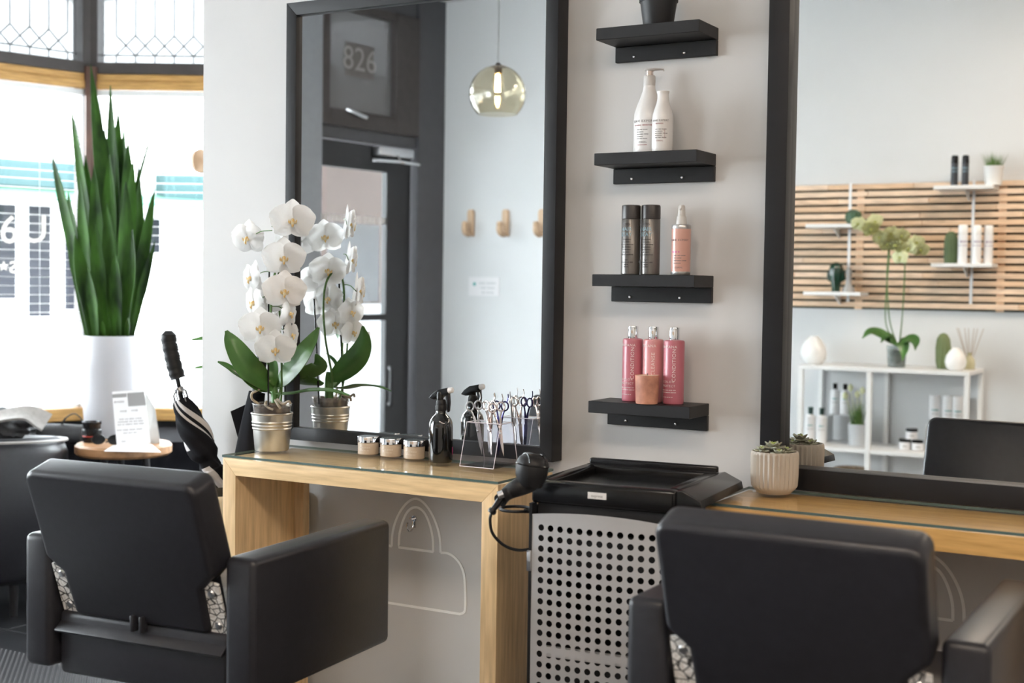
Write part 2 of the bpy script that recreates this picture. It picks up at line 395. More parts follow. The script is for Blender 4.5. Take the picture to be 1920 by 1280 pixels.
# the door leaf
d0, d1 = sR+.02, sL-.02
h0, h1 = sx(735, 430), sx(608, 430); zg1 = (sz(607, 308)+sz(733, 322))/2; zm1, zm0 = sz(715, 589), sz(715, 601)
bm = nb()
for q in ((d0, h0, .0, zH-.01), (max(h1, d1-.1), d1, .0, zH-.01), (h0, d1, zg1, zH-.01), (h0, d1, zm0, zm1), (h0, d1, 0, .18)): box(bm, q[0], q[1], -.09, -.045, q[2], q[3], bev=.003)
door = struct('door_1', bm, M_DOORB); door.matrix_world = MD
bm = nb(); box(bm, h0, d1-.09, -.07, -.064, zm1, zg1); struct('glass_pane', bm, M_GLASS, door)
bm = nb(); box(bm, h0, d1-.09, -.07, -.064, .18, zm0); struct('lower_pane', bm, M_GLASS, door)
zf1, zf0 = sz(690, 420), sz(690, 566)
bm = nb(); box(bm, h0+.05, d1-.09, -.063, -.0622, zf0, zf1); struct('frosted_film', bm, clear('frosted_film', (.75, .82, .88), .5, .5, False), door)
o = text_flat(door, (4, 4, 2, 3, 3), .075, V(((h0+d1)/2-.02, -.060, sz(690, 411))), (-1, 0, 0), (0, 0, 1), mat('white_film', (.8, .76, .74), .5), name='door_lettering'); o['kind'] = 'structure'
hx, hz1, hz0 = sx(727, 720, .0), sz(732, 690), sz(732, 758)
bm = nb(); tube(bm, spline([(h0-.03, -.045, hz1), (h0+.02, .02, hz1), (hx, .03, hz1-.03), (hx, .03, (hz0+hz1)/2), (hx, .03, hz0+.03), (h0+.02, .02, hz0), (h0-.03, -.045, hz0)], 5), .013, 8); struct('door_handle', bm, M_BLKMT, door, smooth=40)
bm = nb(); a, b = sx(770, 285), sx(706, 285); zc = sz(738, 285, .03); box(bm, a, b, -.03, .03, zc-.027, zc+.027, bev=.008); struct('door_closer', bm, M_STEEL, door, smooth=40)
bm = nb(); zc2 = sz(738, 303, .03); tube(bm, [(sx(781, 300), .02, zc2), (sx(740, 303), .05, zc2), (sx(698, 302), .0, zc2)], .011, 8); tube(bm, [((a+b)/2, .03, zc-.02), ((a+b)/2, .05, zc2)], .012, 8); struct('closer_arm', bm, M_CHROME, door, smooth=40)
# tan shopfront beyond the door, across the entry passage
def on_dw(px, py, off): return dw(px, py, off)
bm = nb(); box(bm, -9, .0, -2.6, -2.45, -.15, 3.4); nbr = struct('exterior_1', bm, mat('tan_render', (.19, .148, .13), .8, var=.05, nscale=2)); nbr.matrix_world = MD
bm = nb(); box(bm, -9, .0, -2.449, -2.40, -.15, 1.1); box(bm, -9, .4, -2.6, -.1, 3.1, 3.2); box(bm, -9, -.16, -.25, -.1, -.15, 3.1); struct('plinth_and_blockers', bm, mat('pale_render', (.72, .72, .73), .8, var=.03), nbr)  # also carries an unseen roof and side wall added to darken the passage

# street outside the bay
bm = nb(); box(bm, -40, -5.0, -25, 45, -.3, -.15); struct('street', bm, mat('pale_pavement', (.62, .62, .62), .85, var=.06, nscale=.6))
Q0 = at_d(65, 450, 19); eS = V((.30, .954, 0)).normalized(); nS = V((eS.y, -eS.x, 0))
MS = Matrix(((eS.x, -nS.x, 0, Q0.x), (eS.y, -nS.y, 0, Q0.y), (0, 0, 1, 0), (0, 0, 0, 1))); iMS = MS.inverted()
def st(px, py, off=0.): return iMS @ on_pl(px, py, Q0+nS*off, nS)
bld = thing('street_building', 'pale building across the street seen through the bay window blinds', 'building'); bld.matrix_world = MS
M_PALE = mat('pale_siding', (.80, .80, .80), .85, var=.03, nscale=2)
bm = nb(); box(bm, -14, 20, 0, 3, -.15, 7.5); obj('wall', bm, M_PALE, bld, smooth=0)
bm = nb(); z0, z1 = st(60, 352).z, st(60, 300).z; box(bm, -12, st(225, 330).x, -.25, 0, z0, z1); obj('teal_fascia', bm, mat('teal_fascia', (.030, .055, .058), .9, var=.05, spec=.1), bld, smooth=0)
bm = nb(); z2 = st(60, 376).z; prism(bm, [(-.02, z0), (-.9, z2), (-.9, z2-.05), (-.02, z0-.06)], -12, 6.2, M=Matrix(((0, 1, 0, 0), (1, 0, 0, 0), (0, 0, 1, 0), (0, 0, 0, 1)))); obj('awning', bm, mat('mint_awning', (.060, .14, .095), .9, var=.04, spec=.1), bld, smooth=0)
bm = nb(); box(bm, st(290, 330).x, st(420, 330).x, -.3, 0, st(330, 385).z, st(330, 326).z); obj('teal_sign', bm, mat('teal_fascia', (.16, .30, .32)), bld, smooth=0)
M_PANE = mat('dark_shop_pane', (.011, .012, .016), .8, var=.2, nscale=.8, spec=.1)
for (xa, xb, ya, yb) in ((-70, -42, 380, 565), (-32, 31, 376, 565), (45, 96, 378, 598), (113, 150, 428, 585), (165, 230, 430, 585), (262, 300, 405, 480)):
    p, q = st(xa, ya), st(xb, yb); bm = nb(); box(bm, p.x, q.x, -.06, 0, q.z, p.z)
    wn = obj('window', bm, M_WHITEP, bld, smooth=0)
    bm = nb(); box(bm, p.x+.03, q.x-.03, -.075, -.05, q.z+.03, p.z-.03); obj('pane', bm, M_PANE, wn, smooth=0)

# =================================================================== MIRRORS, SHELVES, TABLES
def mirror(x0, x1, z0, z1, depth, wid, ym, label):
    t = thing('wall_mirror', label, 'mirror', ((x0+x1)/2, 0, z0)); c = (x0+x1)/2
    X0, X1, Z1 = x0-c, x1-c, z1-z0
    def member(poly): bm = nb(); prism(bm, poly, -depth, -.002, bev=.0012); obj('frame_member', bm, M_BLACK, t, smooth=30)
    member([(X0, 0), (X1, 0), (X1-wid, wid), (X0+wid, wid)]); member([(X0, Z1), (X0+wid, Z1-wid), (X1-wid, Z1-wid), (X1, Z1)])
    member([(X0, 0), (X0+wid, wid), (X0+wid, Z1-wid), (X0, Z1)]); member([(X1, 0), (X1, Z1), (X1-wid, Z1-wid), (X1-wid, wid)])
    bm = nb(); box(bm, X0+wid-.004, X1-wid+.004, ym, ym+.004, wid-.004, Z1-wid+.004); obj('mirror_glass', bm, M_MIR, t, smooth=0)
    return t
mirror(-2.4968, -1.6172, .8275, 2.0744, .0569, .0364, YM1, 'black framed wall mirror above the wooden table with the orchid')
mirror(-1.063, -.02, .8135, 2.09, .055, .050, YM2, 'black framed wall mirror that reflects the slatted wood wall')

def shelf(zt, label, dx=0.):
    x0, x1 = -1.477+dx, -1.208+dx; c = (x0+x1)/2
    t = thing('floating_shelf', label, 'shelf', (c, 0, zt), 0, 'black shelves between the mirrors')
    L = (x1-x0)/2
    bm = nb(); box(bm, -L, L, -.124, -.0005, -.029, 0, bev=.0012, seg=1); obj('board', bm, M_SHELF, t, smooth=0)
    bm = nb(); box(bm, -L, L, -.014, -.0005, -.067, -.0295, bev=.001, seg=1); obj('bracket', bm, M_SHELF, t, smooth=0)
    for x in (-.083, .052):
        bm = nb(); lathe(bm, [(0, .003), (.003, .0025), (.0042, .001), (.0042, 0), (0, 0)], 10, M=Matrix.Translation((x, -.014, -.055)) @ Matrix.Rotation(R(90), 4, 'X')); obj('screw', bm, M_CHROME, t)
shelf(1.908, 'topmost black floating shelf holding a dark flowerpot')
shelf(1.605, 'black floating shelf holding two white bottles, second from top')
shelf(1.310, 'black floating shelf holding dark spray cans and a pink sprayer')
shelf(.998, 'lowest black floating shelf holding pink bottles and a candle', -.005)

ZT = .812
def table(x0, label, mw):
    Wd, dp, th, zt = .864, .336, .045, .8035
    t = thing('styling_table', label, 'table', (x0+Wd/2, 0, 0)); X = Wd/2
    bm = nb(); prism(bm, [(-X, zt), (X, zt), (X-th, zt-th), (-X+th, zt-th)], -dp, -.0605, bev=.001); obj('table_top', bm, M_OAK if mw == 1 else M_OAK2, t, smooth=30)
    bm = nb(); prism(bm, [(-X, zt), (-X+th, zt-th), (-X+th, .002), (-X, .002)], -dp, -.0605, bev=.001); obj('leg', bm, M_OAKV if mw == 1 else M_OAK2, t, smooth=30)
    bm = nb(); prism(bm, [(X, zt), (X, .002), (X-th, .002), (X-th, zt-th)], -dp, -.0605, bev=.001); obj('leg', bm, M_OAKV if mw == 1 else M_OAK2, t, smooth=30)
    bm = nb(); box(bm, -X+th+.0005, -X+th+.034, -.088, -.062, .002, zt-th-.001); obj('back_batten', bm, M_OAKV, t, smooth=0)
    bm = nb(); box(bm, -X-.001, X+.001, -dp-.002, -.0585, zt+.0025, ZT)
    bm.normal_update()
    for f in bm.faces: f.material_index = 1 if abs(f.normal.z) < .5 else 0
    obj('glass_top', bm, [M_SHEET, mat('glass_edge', (.09, .135, .125), .2)], t, smooth=0)
    for x in (-X+.02, X-.02):
        for y in (-dp+.02, -.08):
            bm = nb(); lathe(bm, [(0, 0), (.004, 0), (.004, .003), (0, .003)], 8, (x, y, zt)); obj('bumper', bm, M_WHITEP, t)
    return t
table(-2.476, 'light wooden waterfall table with glass top carrying the orchid and jars', 1)
table(-1.085, 'light wooden waterfall table with glass top carrying the ribbed succulent pot', 2)

# =================================================================== SALON CHAIRS
M_FLORAL = bpy.data.materials.new('floral_print'); M_FLORAL.use_nodes = True
def _fl():
    nt = M_FLORAL.node_tree; b = nt.nodes['Principled BSDF']; b.inputs['Roughness'].default_value = .4
    tc = nt.nodes.new('ShaderNodeTexCoord'); v = nt.nodes.new('ShaderNodeTexVoronoi'); v.feature = 'DISTANCE_TO_EDGE'; v.inputs['Scale'].default_value = 62
    r = nt.nodes.new('ShaderNodeValToRGB'); r.color_ramp.elements[0].position = .035; r.color_ramp.elements[1].position = .09
    r.color_ramp.elements[0].color = (.05, .05, .05, 1); r.color_ramp.elements[1].color = (.90, .88, .86, 1)
    v2 = nt.nodes.new('ShaderNodeTexVoronoi'); v2.inputs['Scale'].default_value = 24; v3 = nt.nodes.new('ShaderNodeMath'); v3.operation = 'MULTIPLY'; v3.inputs[1].default_value = 40
    s = nt.nodes.new('ShaderNodeMath'); s.operation = 'SINE'; r2 = nt.nodes.new('ShaderNodeValToRGB'); r2.color_ramp.elements[0].color = (.5, .45, .38, 1); r2.color_ramp.elements[0].position = .0; r2.color_ramp.elements[1].position = .2
    mx = nt.nodes.new('ShaderNodeMix'); mx.data_type = 'RGBA'; mx.blend_type = 'MULTIPLY'; mx.inputs[0].default_value = .35
    for n in (v, v2): nt.links.new(tc.outputs['Object'], n.inputs['Vector'])
    nt.links.new(v.outputs['Distance'], r.inputs[0]); nt.links.new(v2.outputs['Distance'], v3.inputs[0]); nt.links.new(v3.outputs[0], s.inputs[0]); nt.links.new(s.outputs[0], r2.inputs[0])
    nt.links.new(r.outputs[0], mx.inputs[6]); nt.links.new(r2.outputs[0], mx.inputs[7]); nt.links.new(mx.outputs[2], b.inputs['Base Color'])
_fl()
def rprism(bm, poly, y0, y1, r, M, n=4):
    """Prism along y with rounded front and back rims (poly counter-clockwise in x, z)."""
    N = len(poly); P = [V((p[0], p[1])) for p in poly]; inn = []
    for i in range(N):
        a, b, c = P[i-1], P[i], P[(i+1) % N]; n1 = (b-a).normalized(); n2 = (c-b).normalized()
        n1, n2 = V((-n1.y, n1.x)), V((-n2.y, n2.x)); m = (n1+n2).normalized(); inn.append(m/max(.5, m.dot(n1)))
    lay = [(y0+r*(1-cos(pi/2*k/n)) if False else y0+r*(1-sin(pi/2*k/n)), r*(1-cos(pi/2*k/n))) for k in range(n, -1, -1)]
    lay += [(y1-(y-y0), q) for y, q in lay[::-1]]
    rings = [[bm.verts.new(M @ V((P[i].x+inn[i].x*q, y, P[i].y+inn[i].y*q))) for i in range(N)] for y, q in lay]
    for a, b in zip(rings, rings[1:]):
        for i in range(N): bm.faces.new((a[i], a[(i+1) % N], b[(i+1) % N], b[i]))
    bm.faces.new(rings[0]); bm.faces.new(rings[-1][::-1])
def salon_chair(label, loc, rotz, za):
    """local: x right, y forward; top of the armrests at z = za."""
    t = thing('salon_chair', label, 'chair', loc, rotz); W, L, aw = .306, .268, .076
    for s in (-1, 1):
        bm = nb(); box(bm, *sorted((s*W, s*(W-aw))), -L, L, za-.29, za, bev=.016, seg=4); obj('armrest', bm, M_LEATHER, t)
    iw = W-aw-.002
    bm = nb(); box(bm, -iw, iw, -.18, L-.01, za-.235, za-.15, bev=.025, seg=4); obj('seat', bm, M_LEATHER, t)
    bm = nb(); box(bm, -iw, iw, -.215, L-.03, za-.31, za-.237, bev=.01, seg=3)
    box(bm, -iw, iw, -.245, -.195, za-.305, za-.165, bev=.014, seg=3); obj('seat_base', bm, M_LEATHER, t)
    hb, hn, H = .222, .180, .343; pts = []
    def arc(cx, cz, r, a0, a1, n=5):
        for k in range(n+1): a = R(a0+(a1-a0)*k/n); pts.append((cx+r*cos(a), cz+r*sin(a)))
    arc(hn-.016, .016, .016, -90, 0); pts.append((hn+.004, .105)); arc(hb-.018, .148, .018, -55, 0); arc(hb-.026, H-.026, .026, 0, 90)
    arc(-hb+.026, H-.026, .026, 90, 180); arc(-hb+.018, .148, .018, 180, 235); pts.append((-hn-.004, .105)); arc(-hn+.016, .016, .016, 180, 270)
    Mb = Matrix.Translation((0, -.178, za-.150)) @ Matrix.Rotation(R(19), 4, 'X')
    bm = nb(); rprism(bm, pts, -.072, .004, .014, Mb); obj('backrest', bm, M_LEATHER, t, smooth=35)
    bm = nb(); box(bm, -iw+.006, iw-.006, -.045, .045, -.004, .004, bev=.003, seg=2, M=Matrix.Translation((0, -.228, za-.180)) @ Matrix.Rotation(R(38), 4, 'X')); o = obj('seat_flap', bm, M_LEATHER, t)
    for x in (-.012, .012):
        bm = nb(); box(bm, x-.005, x+.005, -.262, -.240, za-.185, za-.150, bev=.003); obj('strap', bm, M_LEATHER, t)
    for s in (-1, 1):
        bm = nb(); prism(bm, [(s*(hn-.012), -.01), (s*(hn+.040), -.01), (s*(hn+.040), .118), (s*(hn+.002), .126), (s*(hn-.006), .11)], -.060, -.055, M=Mb); br = obj('bracket', bm, M_FLORAL, t, smooth=0); br['label'] = 'floral printed metal bracket'
        for z in (.02, .095):
            bm = nb(); lathe(bm, [(0, .004), (.007, .003), (.009, 0), (0, 0)], 12, M=Mb @ Matrix.Translation((s*(hn+.018), -.060, z)) @ Matrix.Rotation(R(90), 4, 'X')); obj('bolt', bm, M_STEEL, br)
    bm = nb(); lathe(bm, [(0, .03), (.028, .03), (.028, za-.315), (0, za-.315)], 24, (0, .02, 0)); obj('hydraulic_column', bm, M_CHROME, t)
    bm = nb(); lathe(bm, [(0, .0), (.29, .0), (.29, .01), (.27, .02), (.06, .035), (0, .035)], 40, (0, .02, 0)); obj('round_base', bm, M_STEEL, t)
    return t
salon_chair('black leather salon chair seen from behind, in front of the orchid table', (-2.082, -.801, .001), R(4.7), .727)
salon_chair('black leather salon chair seen from behind, in front of the perforated trolley', (-.680, -.690, .001), R(.5), .738)

# =================================================================== TROLLEY AND HAIR DRYER
tr = thing('salon_trolley', 'black salon trolley with tray top and perforated grey metal front', 'trolley', (-1.262, -.355, 0), R(5.2))
HW, HD, zt = .163, .172, .858
bm = nb()
for q in ((-HW, HW, -HD, -HD+.035), (-HW, HW, HD-.03, HD), (-HW, -HW+.03, -HD+.035, HD-.03), (HW-.03, HW, -HD+.035, HD-.03)): box(bm, *q, zt-.05, zt, bev=.008, seg=3)
box(bm, -HW+.02, HW-.02, -HD+.02, HD-.02, zt-.05, zt-.020)
obj('tray', bm, M_BLKPL, tr)
bm = nb(); box(bm, -HW+.005, HW-.005, HD-.012, HD+.006, zt-.01, zt+.012, bev=.005, seg=3); obj('tray_back_lip', bm, M_BLKPL, tr)
bm = nb(); prism(bm, [(HW-.002, zt-.002), (HW+.012, zt+.001), (HW+.052, zt-.018), (HW+.056, zt-.034), (HW+.03, zt-.042), (HW-.002, zt-.042)], -HD+.01, HD-.005, bev=.003); obj('side_wing', bm, M_BLKPL, tr)
bm = nb(); box(bm, -HW+.012, HW-.012, -HD+.012, HD-.01, .10, .125, bev=.006)
for sx_ in (-1, 1):
    for sy_ in (-1, 1): box(bm, *sorted((sx_*(HW-.012), sx_*(HW-.03))), *sorted((sy_*(HD-.014), sy_*(HD-.034))), .12, zt-.05)
box(bm, -HW+.014, HW-.014, HD-.016, HD-.011, .12, zt-.05); box(bm, -HW+.012, -HW+.016, -HD+.03, HD-.03, .12, zt-.05); box(bm, HW-.016, HW-.012, -HD+.03, HD-.03, .12, zt-.05)
box(bm, -HW+.012, HW-.012, -HD+.013, -HD+.03, zt-.088, zt-.045)
obj('cabinet_body', bm, M_BLKMT, tr, smooth=0)
for k, z in enumerate((.16, .28, .37, .66)):
    bm = nb(); box(bm, -HW+.03, HW-.035, -HD+.04, HD-.04, z, z+.085, bev=.006); obj('drawer', bm, M_BLKMT, tr)
bm = nb(); box(bm, -HW+.03, HW-.035, -HD+.002, -HD+.016, .474, .496, bev=.002); o = obj('shelf_plate', bm, M_WHITEP, tr); o['label'] = 'pale shelf edge behind the holes'
# perforated door panel: a real grid of holes
bm = nb(); nx, nz, sp, hr = 13, 28, .0230, .0070
px0 = -(nx*sp)/2+.004; pz0 = .125; yF = -HD-.004
def top_z(x): return zt-.052-.012*(x/HW)**2 - .010
grid = {}
def gv(x, z):
    k = (round(x, 6), round(z, 6))
    if k not in grid: grid[k] = bm.verts.new((x, yF - .012*(1-(x/HW)**2), z))
    return grid[k]
NS = 16
for i in range(nx):
    for j in range(nz):
        cx, cz = px0+(i+.5)*sp, pz0+(j+.5)*sp; h = sp/2
        outer = [(h*a, h*b) for a, b in ((1, 0), (1, .5), (1, 1), (.5, 1), (0, 1), (-.5, 1), (-1, 1), (-1, .5), (-1, 0), (-1, -.5), (-1, -1), (-.5, -1), (0, -1), (.5, -1), (1, -1), (1, -.5))]
        ov = [gv(cx+a, cz+b) for a, b in outer]
        iv = [gv(cx+hr*cos(2*pi*k/NS), cz+hr*sin(2*pi*k/NS)) for k in range(NS)]
        for k in range(NS): bm.faces.new((ov[k], ov[(k+1) % NS], iv[(k+1) % NS], iv[k]))
xs = [px0+k*sp/2 for k in range(2*nx+1)]; ztop = pz0+nz*sp
for a, b in zip(xs, xs[1:]): bm.faces.new((gv(a, ztop), gv(b, ztop), gv(b, top_z(b)), gv(a, top_z(a))))
zs = [pz0+k*sp/2 for k in range(2*nz+1)]
for xa, xb in ((-HW+.006, px0), (px0+nx*sp, HW-.006)):
    xa, xb = min(xa, xb), max(xa, xb)
    for a, b in zip(zs, zs[1:]): bm.faces.new((gv(xa, a), gv(xb, a), gv(xb, b), gv(xa, b)))
    bm.faces.new((gv(xa, ztop), gv(xb, ztop), gv(xb, top_z(xb)), gv(xa, top_z(xa))))
ex = bmesh.ops.solidify(bm, geom=list(bm.faces), thickness=.0014)
o = obj('perforated_panel', bm, mat('grey_metal_enamel', (.80, .80, .82), .42, .0, var=.03, nscale=12), tr, smooth=30); o['label'] = 'grey metal front panel drilled with rows of holes'
bm = nb(); box(bm, -HW-.001, -HW+.006, -HD-.006, -HD+.02, .11, zt-.05); obj('panel_edge', bm, M_BLKMT, tr, smooth=0)
bm = nb(); box(bm, -HW-.004, -HW+.006, -HD-.010, -HD-.002, .66, .705, bev=.001); obj('hinge', bm, M_STEEL, tr)
bm = nb(); box(bm, -.030, .012, -HD-.0015, -HD, zt-.030, zt-.016); lb = obj('label_strip', bm, M_WHITEP, tr, smooth=0)
text_flat(lb, 'express', .0085, (-.009, -HD-.0016, zt-.0235), (1, 0, 0), (0, 0, 1), mat('label_ink', (.25, .24, .24), .6))
for sx_ in (-1, 1):
    for sy_ in (-1, 1):
        bm = nb(); lathe(bm, [(0, -.012), (.032, -.012), (.036, -.006), (.036, .006), (.032, .012), (0, .012)], 18, M=Matrix.Translation((sx_*.12, sy_*.13, .038)) @ Matrix.Rotation(R(90), 4, 'Y'))
        box(bm, sx_*.12-.012, sx_*.12+.012, sy_*.13-.012, sy_*.13+.012, .07, .10); obj('caster', bm, M_BLKPL, tr)
# dryer holder arm on the trolley's left side
bm = nb(); tube(bm, [(-HW+.004, -HD+.045, zt-.075), (-HW-.03, -HD+.03, zt-.075)], .005, 8)
tube(bm, [(-HW-.055+.036*cos(a), -HD+.045+.036*sin(a), zt-.075) for a in [k*pi/9 for k in range(19)]], .0035, 6)
box(bm, -HW-.006, -HW, -HD+.03, -HD+.06, zt-.20, zt-.06); obj('dryer_holder', bm, M_BLKMT, tr)

hd = thing('hair_dryer', 'black hair dryer hanging in the holder at the side of the trolley', 'hair dryer', (0, 0, 0))
dC = at_d(997, 893, 2.86); dT = at_d(998, 848, 2.86)
def dl(px, py, d=2.86): return at_d(px, py, d)
ax = (dl(1001, 846)-dl(993, 905)).normalized(); base = dl(993, 912)
Mh = Matrix.Translation(base) @ ax.to_track_quat('Z', 'Y').to_matrix().to_4x4()
bm = nb(); lathe(bm, [(0, 0), (.024, 0), (.027, .004), (.034, .024), (.0355, .040), (.0345, .052), (.030, .0615), (.022, .0665), (0, .069)], 28, M=Mh); obj('barrel', bm, M_BLKMT, hd)
bm = nb(); box(bm, -.014, .014, -.016, .016, .064, .0712, bev=.004, M=Mh); obj('air_filter_cap', bm, M_BLKPL, hd)
bm = nb()
for k in (-1, 1): tube(bm, [Mh @ V((.034*sin(a), k*.017, .036+.0335*cos(a))) for a in [R(q) for q in range(-60, 61, 12)]], .0022, 6)
tube(bm, [Mh @ V((.0345*cos(2*pi*k/20), .0345*sin(2*pi*k/20), .047)) for k in range(21)], .0022, 6)
obj('cap_rim', bm, M_BLKPL, hd)
hp = spline([dl(1000, 905, 2.87), dl(975, 912), dl(952, 924), dl(938, 938, 2.84)], 5)
bm = nb(); tube(bm, hp, [.017+.003*sin(k/len(hp)*6) for k in range(len(hp))], 14); obj('handle', bm, M_BLKMT, hd)
bm = nb(); b0, b1 = dl(944, 925, 2.83), dl(934, 929, 2.83); tube(bm, [b0, b1], .009, 10); o = obj('trim_ring', bm, M_CHROME, hd)
bm = nb(); tube(bm, [dl(940, 935, 2.835), dl(925, 955, 2.83)], [.0085, .006], 10); lathe(bm, [(0, -.005), (.008, -.005), (.0095, 0), (.008, .005), (0, .005)], 14, M=Matrix.Translation(dl(923, 958, 2.83)) @ (dl(940, 935, 2.83)-dl(925, 955, 2.83)).to_track_quat('Z', 'Y').to_matrix().to_4x4()); obj('strain_relief', bm, M_BLKPL, hd)
bm = nb(); tube(bm, spline([dl(922, 960, 2.83), dl(919, 975, 2.83), dl(924, 1000, 2.84), (dl(945, 1022, 2.86)), dl(972, 1031, 2.9), dl(1003, 1029, 2.98), dl(1010, 1040, 3.05)], 6), .0033, 7); obj('cord', bm, M_BLKMT, hd)

# =================================================================== ON THE LEFT TABLE
# zinc bucket and orchid
PX, PY = -2.440, -.176
t = thing('zinc_bucket', 'small galvanised metal bucket holding the white orchid', 'bucket', (PX, PY, ZT))
bm = nb(); lathe(bm, [(0, .002), (.0455, .002), (.0465, 0), (.0475, .003), (.0525, .058), (.0545, .061), (.053, .064), (.0535, .067), (.0555, .070), (.054, .073), (.0545, .076), (.0562, .079), (.055, .082), (.0568, .100), (.0588, .1025), (.0575, .105), (.0558, .103), (.0535, .07), (.0465, .006), (0, .006)], 48); obj('body', bm, M_ZINC, t, smooth=25)
orc = thing('orchid_plant', 'white moth orchid in flower in the zinc bucket before the left mirror', 'plant', (0, 0, 0))
bm = nb(); lathe(bm, [(.044, .03), (.0535, .128), (.0555, .1285), (.0555, .131), (.0525, .131), (.0425, .03)], 40, (PX, PY, ZT)); o = obj('inner_pot', bm, clear('clear_pot', (.88, .86, .83), .35, .25), orc); o['label'] = 'clear plastic inner pot'
bm = nb(); lathe(bm, [(0, .03), (.042, .03), (.0505, .118), (.03, .124), (0, .126)], 28, (PX, PY, ZT))
for k in range(46):
    a, rr = random.random()*2*pi, random.random()*.043; c = V((PX+rr*cos(a), PY+rr*sin(a), ZT+.122+random.random()*.006)); d = V((random.uniform(-1, 1), random.uniform(-1, 1), random.uniform(-.3, .3))).normalized()*.009
    tube(bm, [c-d, c+d], .0032, 5)
o = obj('bark_mix', bm, M_SOIL, orc); o['kind'] = 'stuff'
DO = 3.76
def op(px, py, d=DO): return at_d(px, py, d)
bm = nb()
for pts in (((488, 768, 3.73), (484, 757, 3.72), (473, 748, 3.71), (472, 738, 3.71), (480, 733, 3.71), (487, 729, 3.71)), ((500, 752, 3.72), (497, 758, 3.71), (503, 764, 3.70), (512, 768, 3.70)), ((520, 748, 3.73), (530, 757, 3.71), (541, 752, 3.70), (545, 757, 3.70)), ((516, 750, 3.72), (522, 760, 3.70), (526, 766, 3.70))):
    tube(bm, spline([op(*p) for p in pts], 5), .0035, 7)
obj('aerial_roots', bm, mat('aerial_root', (.42, .36, .28), .7, var=.25, nscale=60), orc)
bm = nb(); stub = spline([op(517, 768), op(516, 745), op(514, 728), op(518, 705)], 4); tube(bm, stub, [.013, .0125, .012, .012, .0115, .011, .011, .011, .010, .009, .009, .008, .006][:len(stub)], 10); obj('stem_base', bm, M_LEAF, orc)
def wv(n, mx, p=.75, q=.3): return [mx*max(.04, (sin(pi*min(1, (k/(n-1))**p*.97+.02)))**.75) for k in range(n)]
def oleaf(pts, mx, nrm, fold=.22, base=.25):
    sp = spline([op(*p) for p in pts], 6); n = len(sp)
    ws = [mx*max(base*(1-k/(n-1)), .03, sin(pi*min(.985, (k/(n-1))**.8))**.7) for k in range(n)]
    bm = nb(); blade(bm, sp, ws, nrm, fold); obj('leaf', bm, M_LEAF, orc)
cf = -FW
oleaf([(512, 728, 3.75), (487, 712, 3.72), (462, 685, 3.69), (438, 648, 3.68), (424, 620, 3.69)], .036, cf + V((.45, 0, .35)), .25)
oleaf([(508, 738, 3.74), (478, 724, 3.71), (448, 706, 3.68), (425, 688, 3.66), (408, 678, 3.65)], .018, V((0, -.55, .85)), .35)
oleaf([(520, 722, 3.76), (540, 703, 3.73), (562, 676, 3.70), (582, 645, 3.69), (598, 614, 3.70)], .034, cf + V((-.5, 0, .3)), .25)
oleaf([(518, 738, 3.74), (545, 739, 3.72), (580, 733, 3.70), (620, 733, 3.68), (655, 741, 3.66)], .022, V((0, -.12, 1)), .2)
oleaf([(514, 722, 3.74), (512, 705, 3.73), (513, 685, 3.74), (512, 668, 3.76)], .015, cf, .3)
oleaf([(516, 730, 3.78), (500, 718, 3.86), (470, 705, 3.87), (450, 675, 3.88)], .028, V((.3, -.6, .7)), .2)
oleaf([(524, 728, 3.78), (545, 712, 3.86), (560, 692, 3.81), (565, 665, 3.82)], .030, V((-.3, -.6, .7)), .2)
# stakes and flower spikes: up behind, over the arch, down in front
bk = [V((PX+.010, PY+.005, ZT+.12)), V((PX+.018, PY+.020, ZT+.20)), V((PX+.002, PY+.030, ZT+.30)), V((PX-.004, PY+.034, ZT+.40)), V((PX+.002, PY+.028, ZT+.47)), V((PX+.015, PY+.000, ZT+.505)), V((PX+.022, PY-.022, ZT+.48)), V((PX+.022, PY-.032, ZT+.42)), V((PX+.018, PY-.034, ZT+.33)), V((PX+.012, PY-.034, ZT+.24))]
bm = nb(); tube(bm, spline(bk, 7), .0033, 8); obj('flower_spike', bm, M_STEM, orc)
bk2 = [V((PX+.03, PY+.0, ZT+.12)), V((PX+.042, PY-.01, ZT+.19)), V((PX+.045, PY-.02, ZT+.30)), V((PX+.040, PY-.03, ZT+.36))]
bm = nb(); tube(bm, spline(bk2, 7), .0028, 8); obj('flower_spike', bm, M_STEM, orc)
for pts in (((503, 768, 3.71), (503, 640, 3.71), (505, 500, 3.71)), ((536, 765, 3.80), (533, 640, 3.80), (530, 560, 3.80))):
    bm = nb(); tube(bm, [op(*p) for p in pts], .0026, 7); obj('stake', bm, M_BLKPL, orc)
# flowers (local frame: z = up, -y = the way it faces)
def petal_mesh(name, L, Wd, ang, m, cup=.12, pw=.55, z0=0., ruf=0.):
    bm = nb(); nu, nv = 9, 4; rows = []
    d = V((cos(ang), 0, sin(ang))); p = V((-sin(ang), 0, cos(ang)))
    for i in range(nu+1):
        u = i/nu; wv_ = Wd*max(.06, sin(pi*min(.985, u**.72*.97+.02))**pw)
        rows.append([bm.verts.new(d*(L*u*(1-.06*(k/nv)**2)) + p*(wv_*k/nv) + V((0, -cup*L*(u*(1-u))*1.6 + .12*wv_*(k/nv)**2 - .05*L*(1-u) + z0 + ruf*sin(5*k/nv+7*u), 0))) for k in range(-nv, nv+1)])
    for a, b in zip(rows, rows[1:]):
        for k in range(2*nv): bm.faces.new((a[k], a[k+1], b[k+1], b[k]))
    bmesh.ops.solidify(bm, geom=list(bm.faces), thickness=.0006)
    return bm
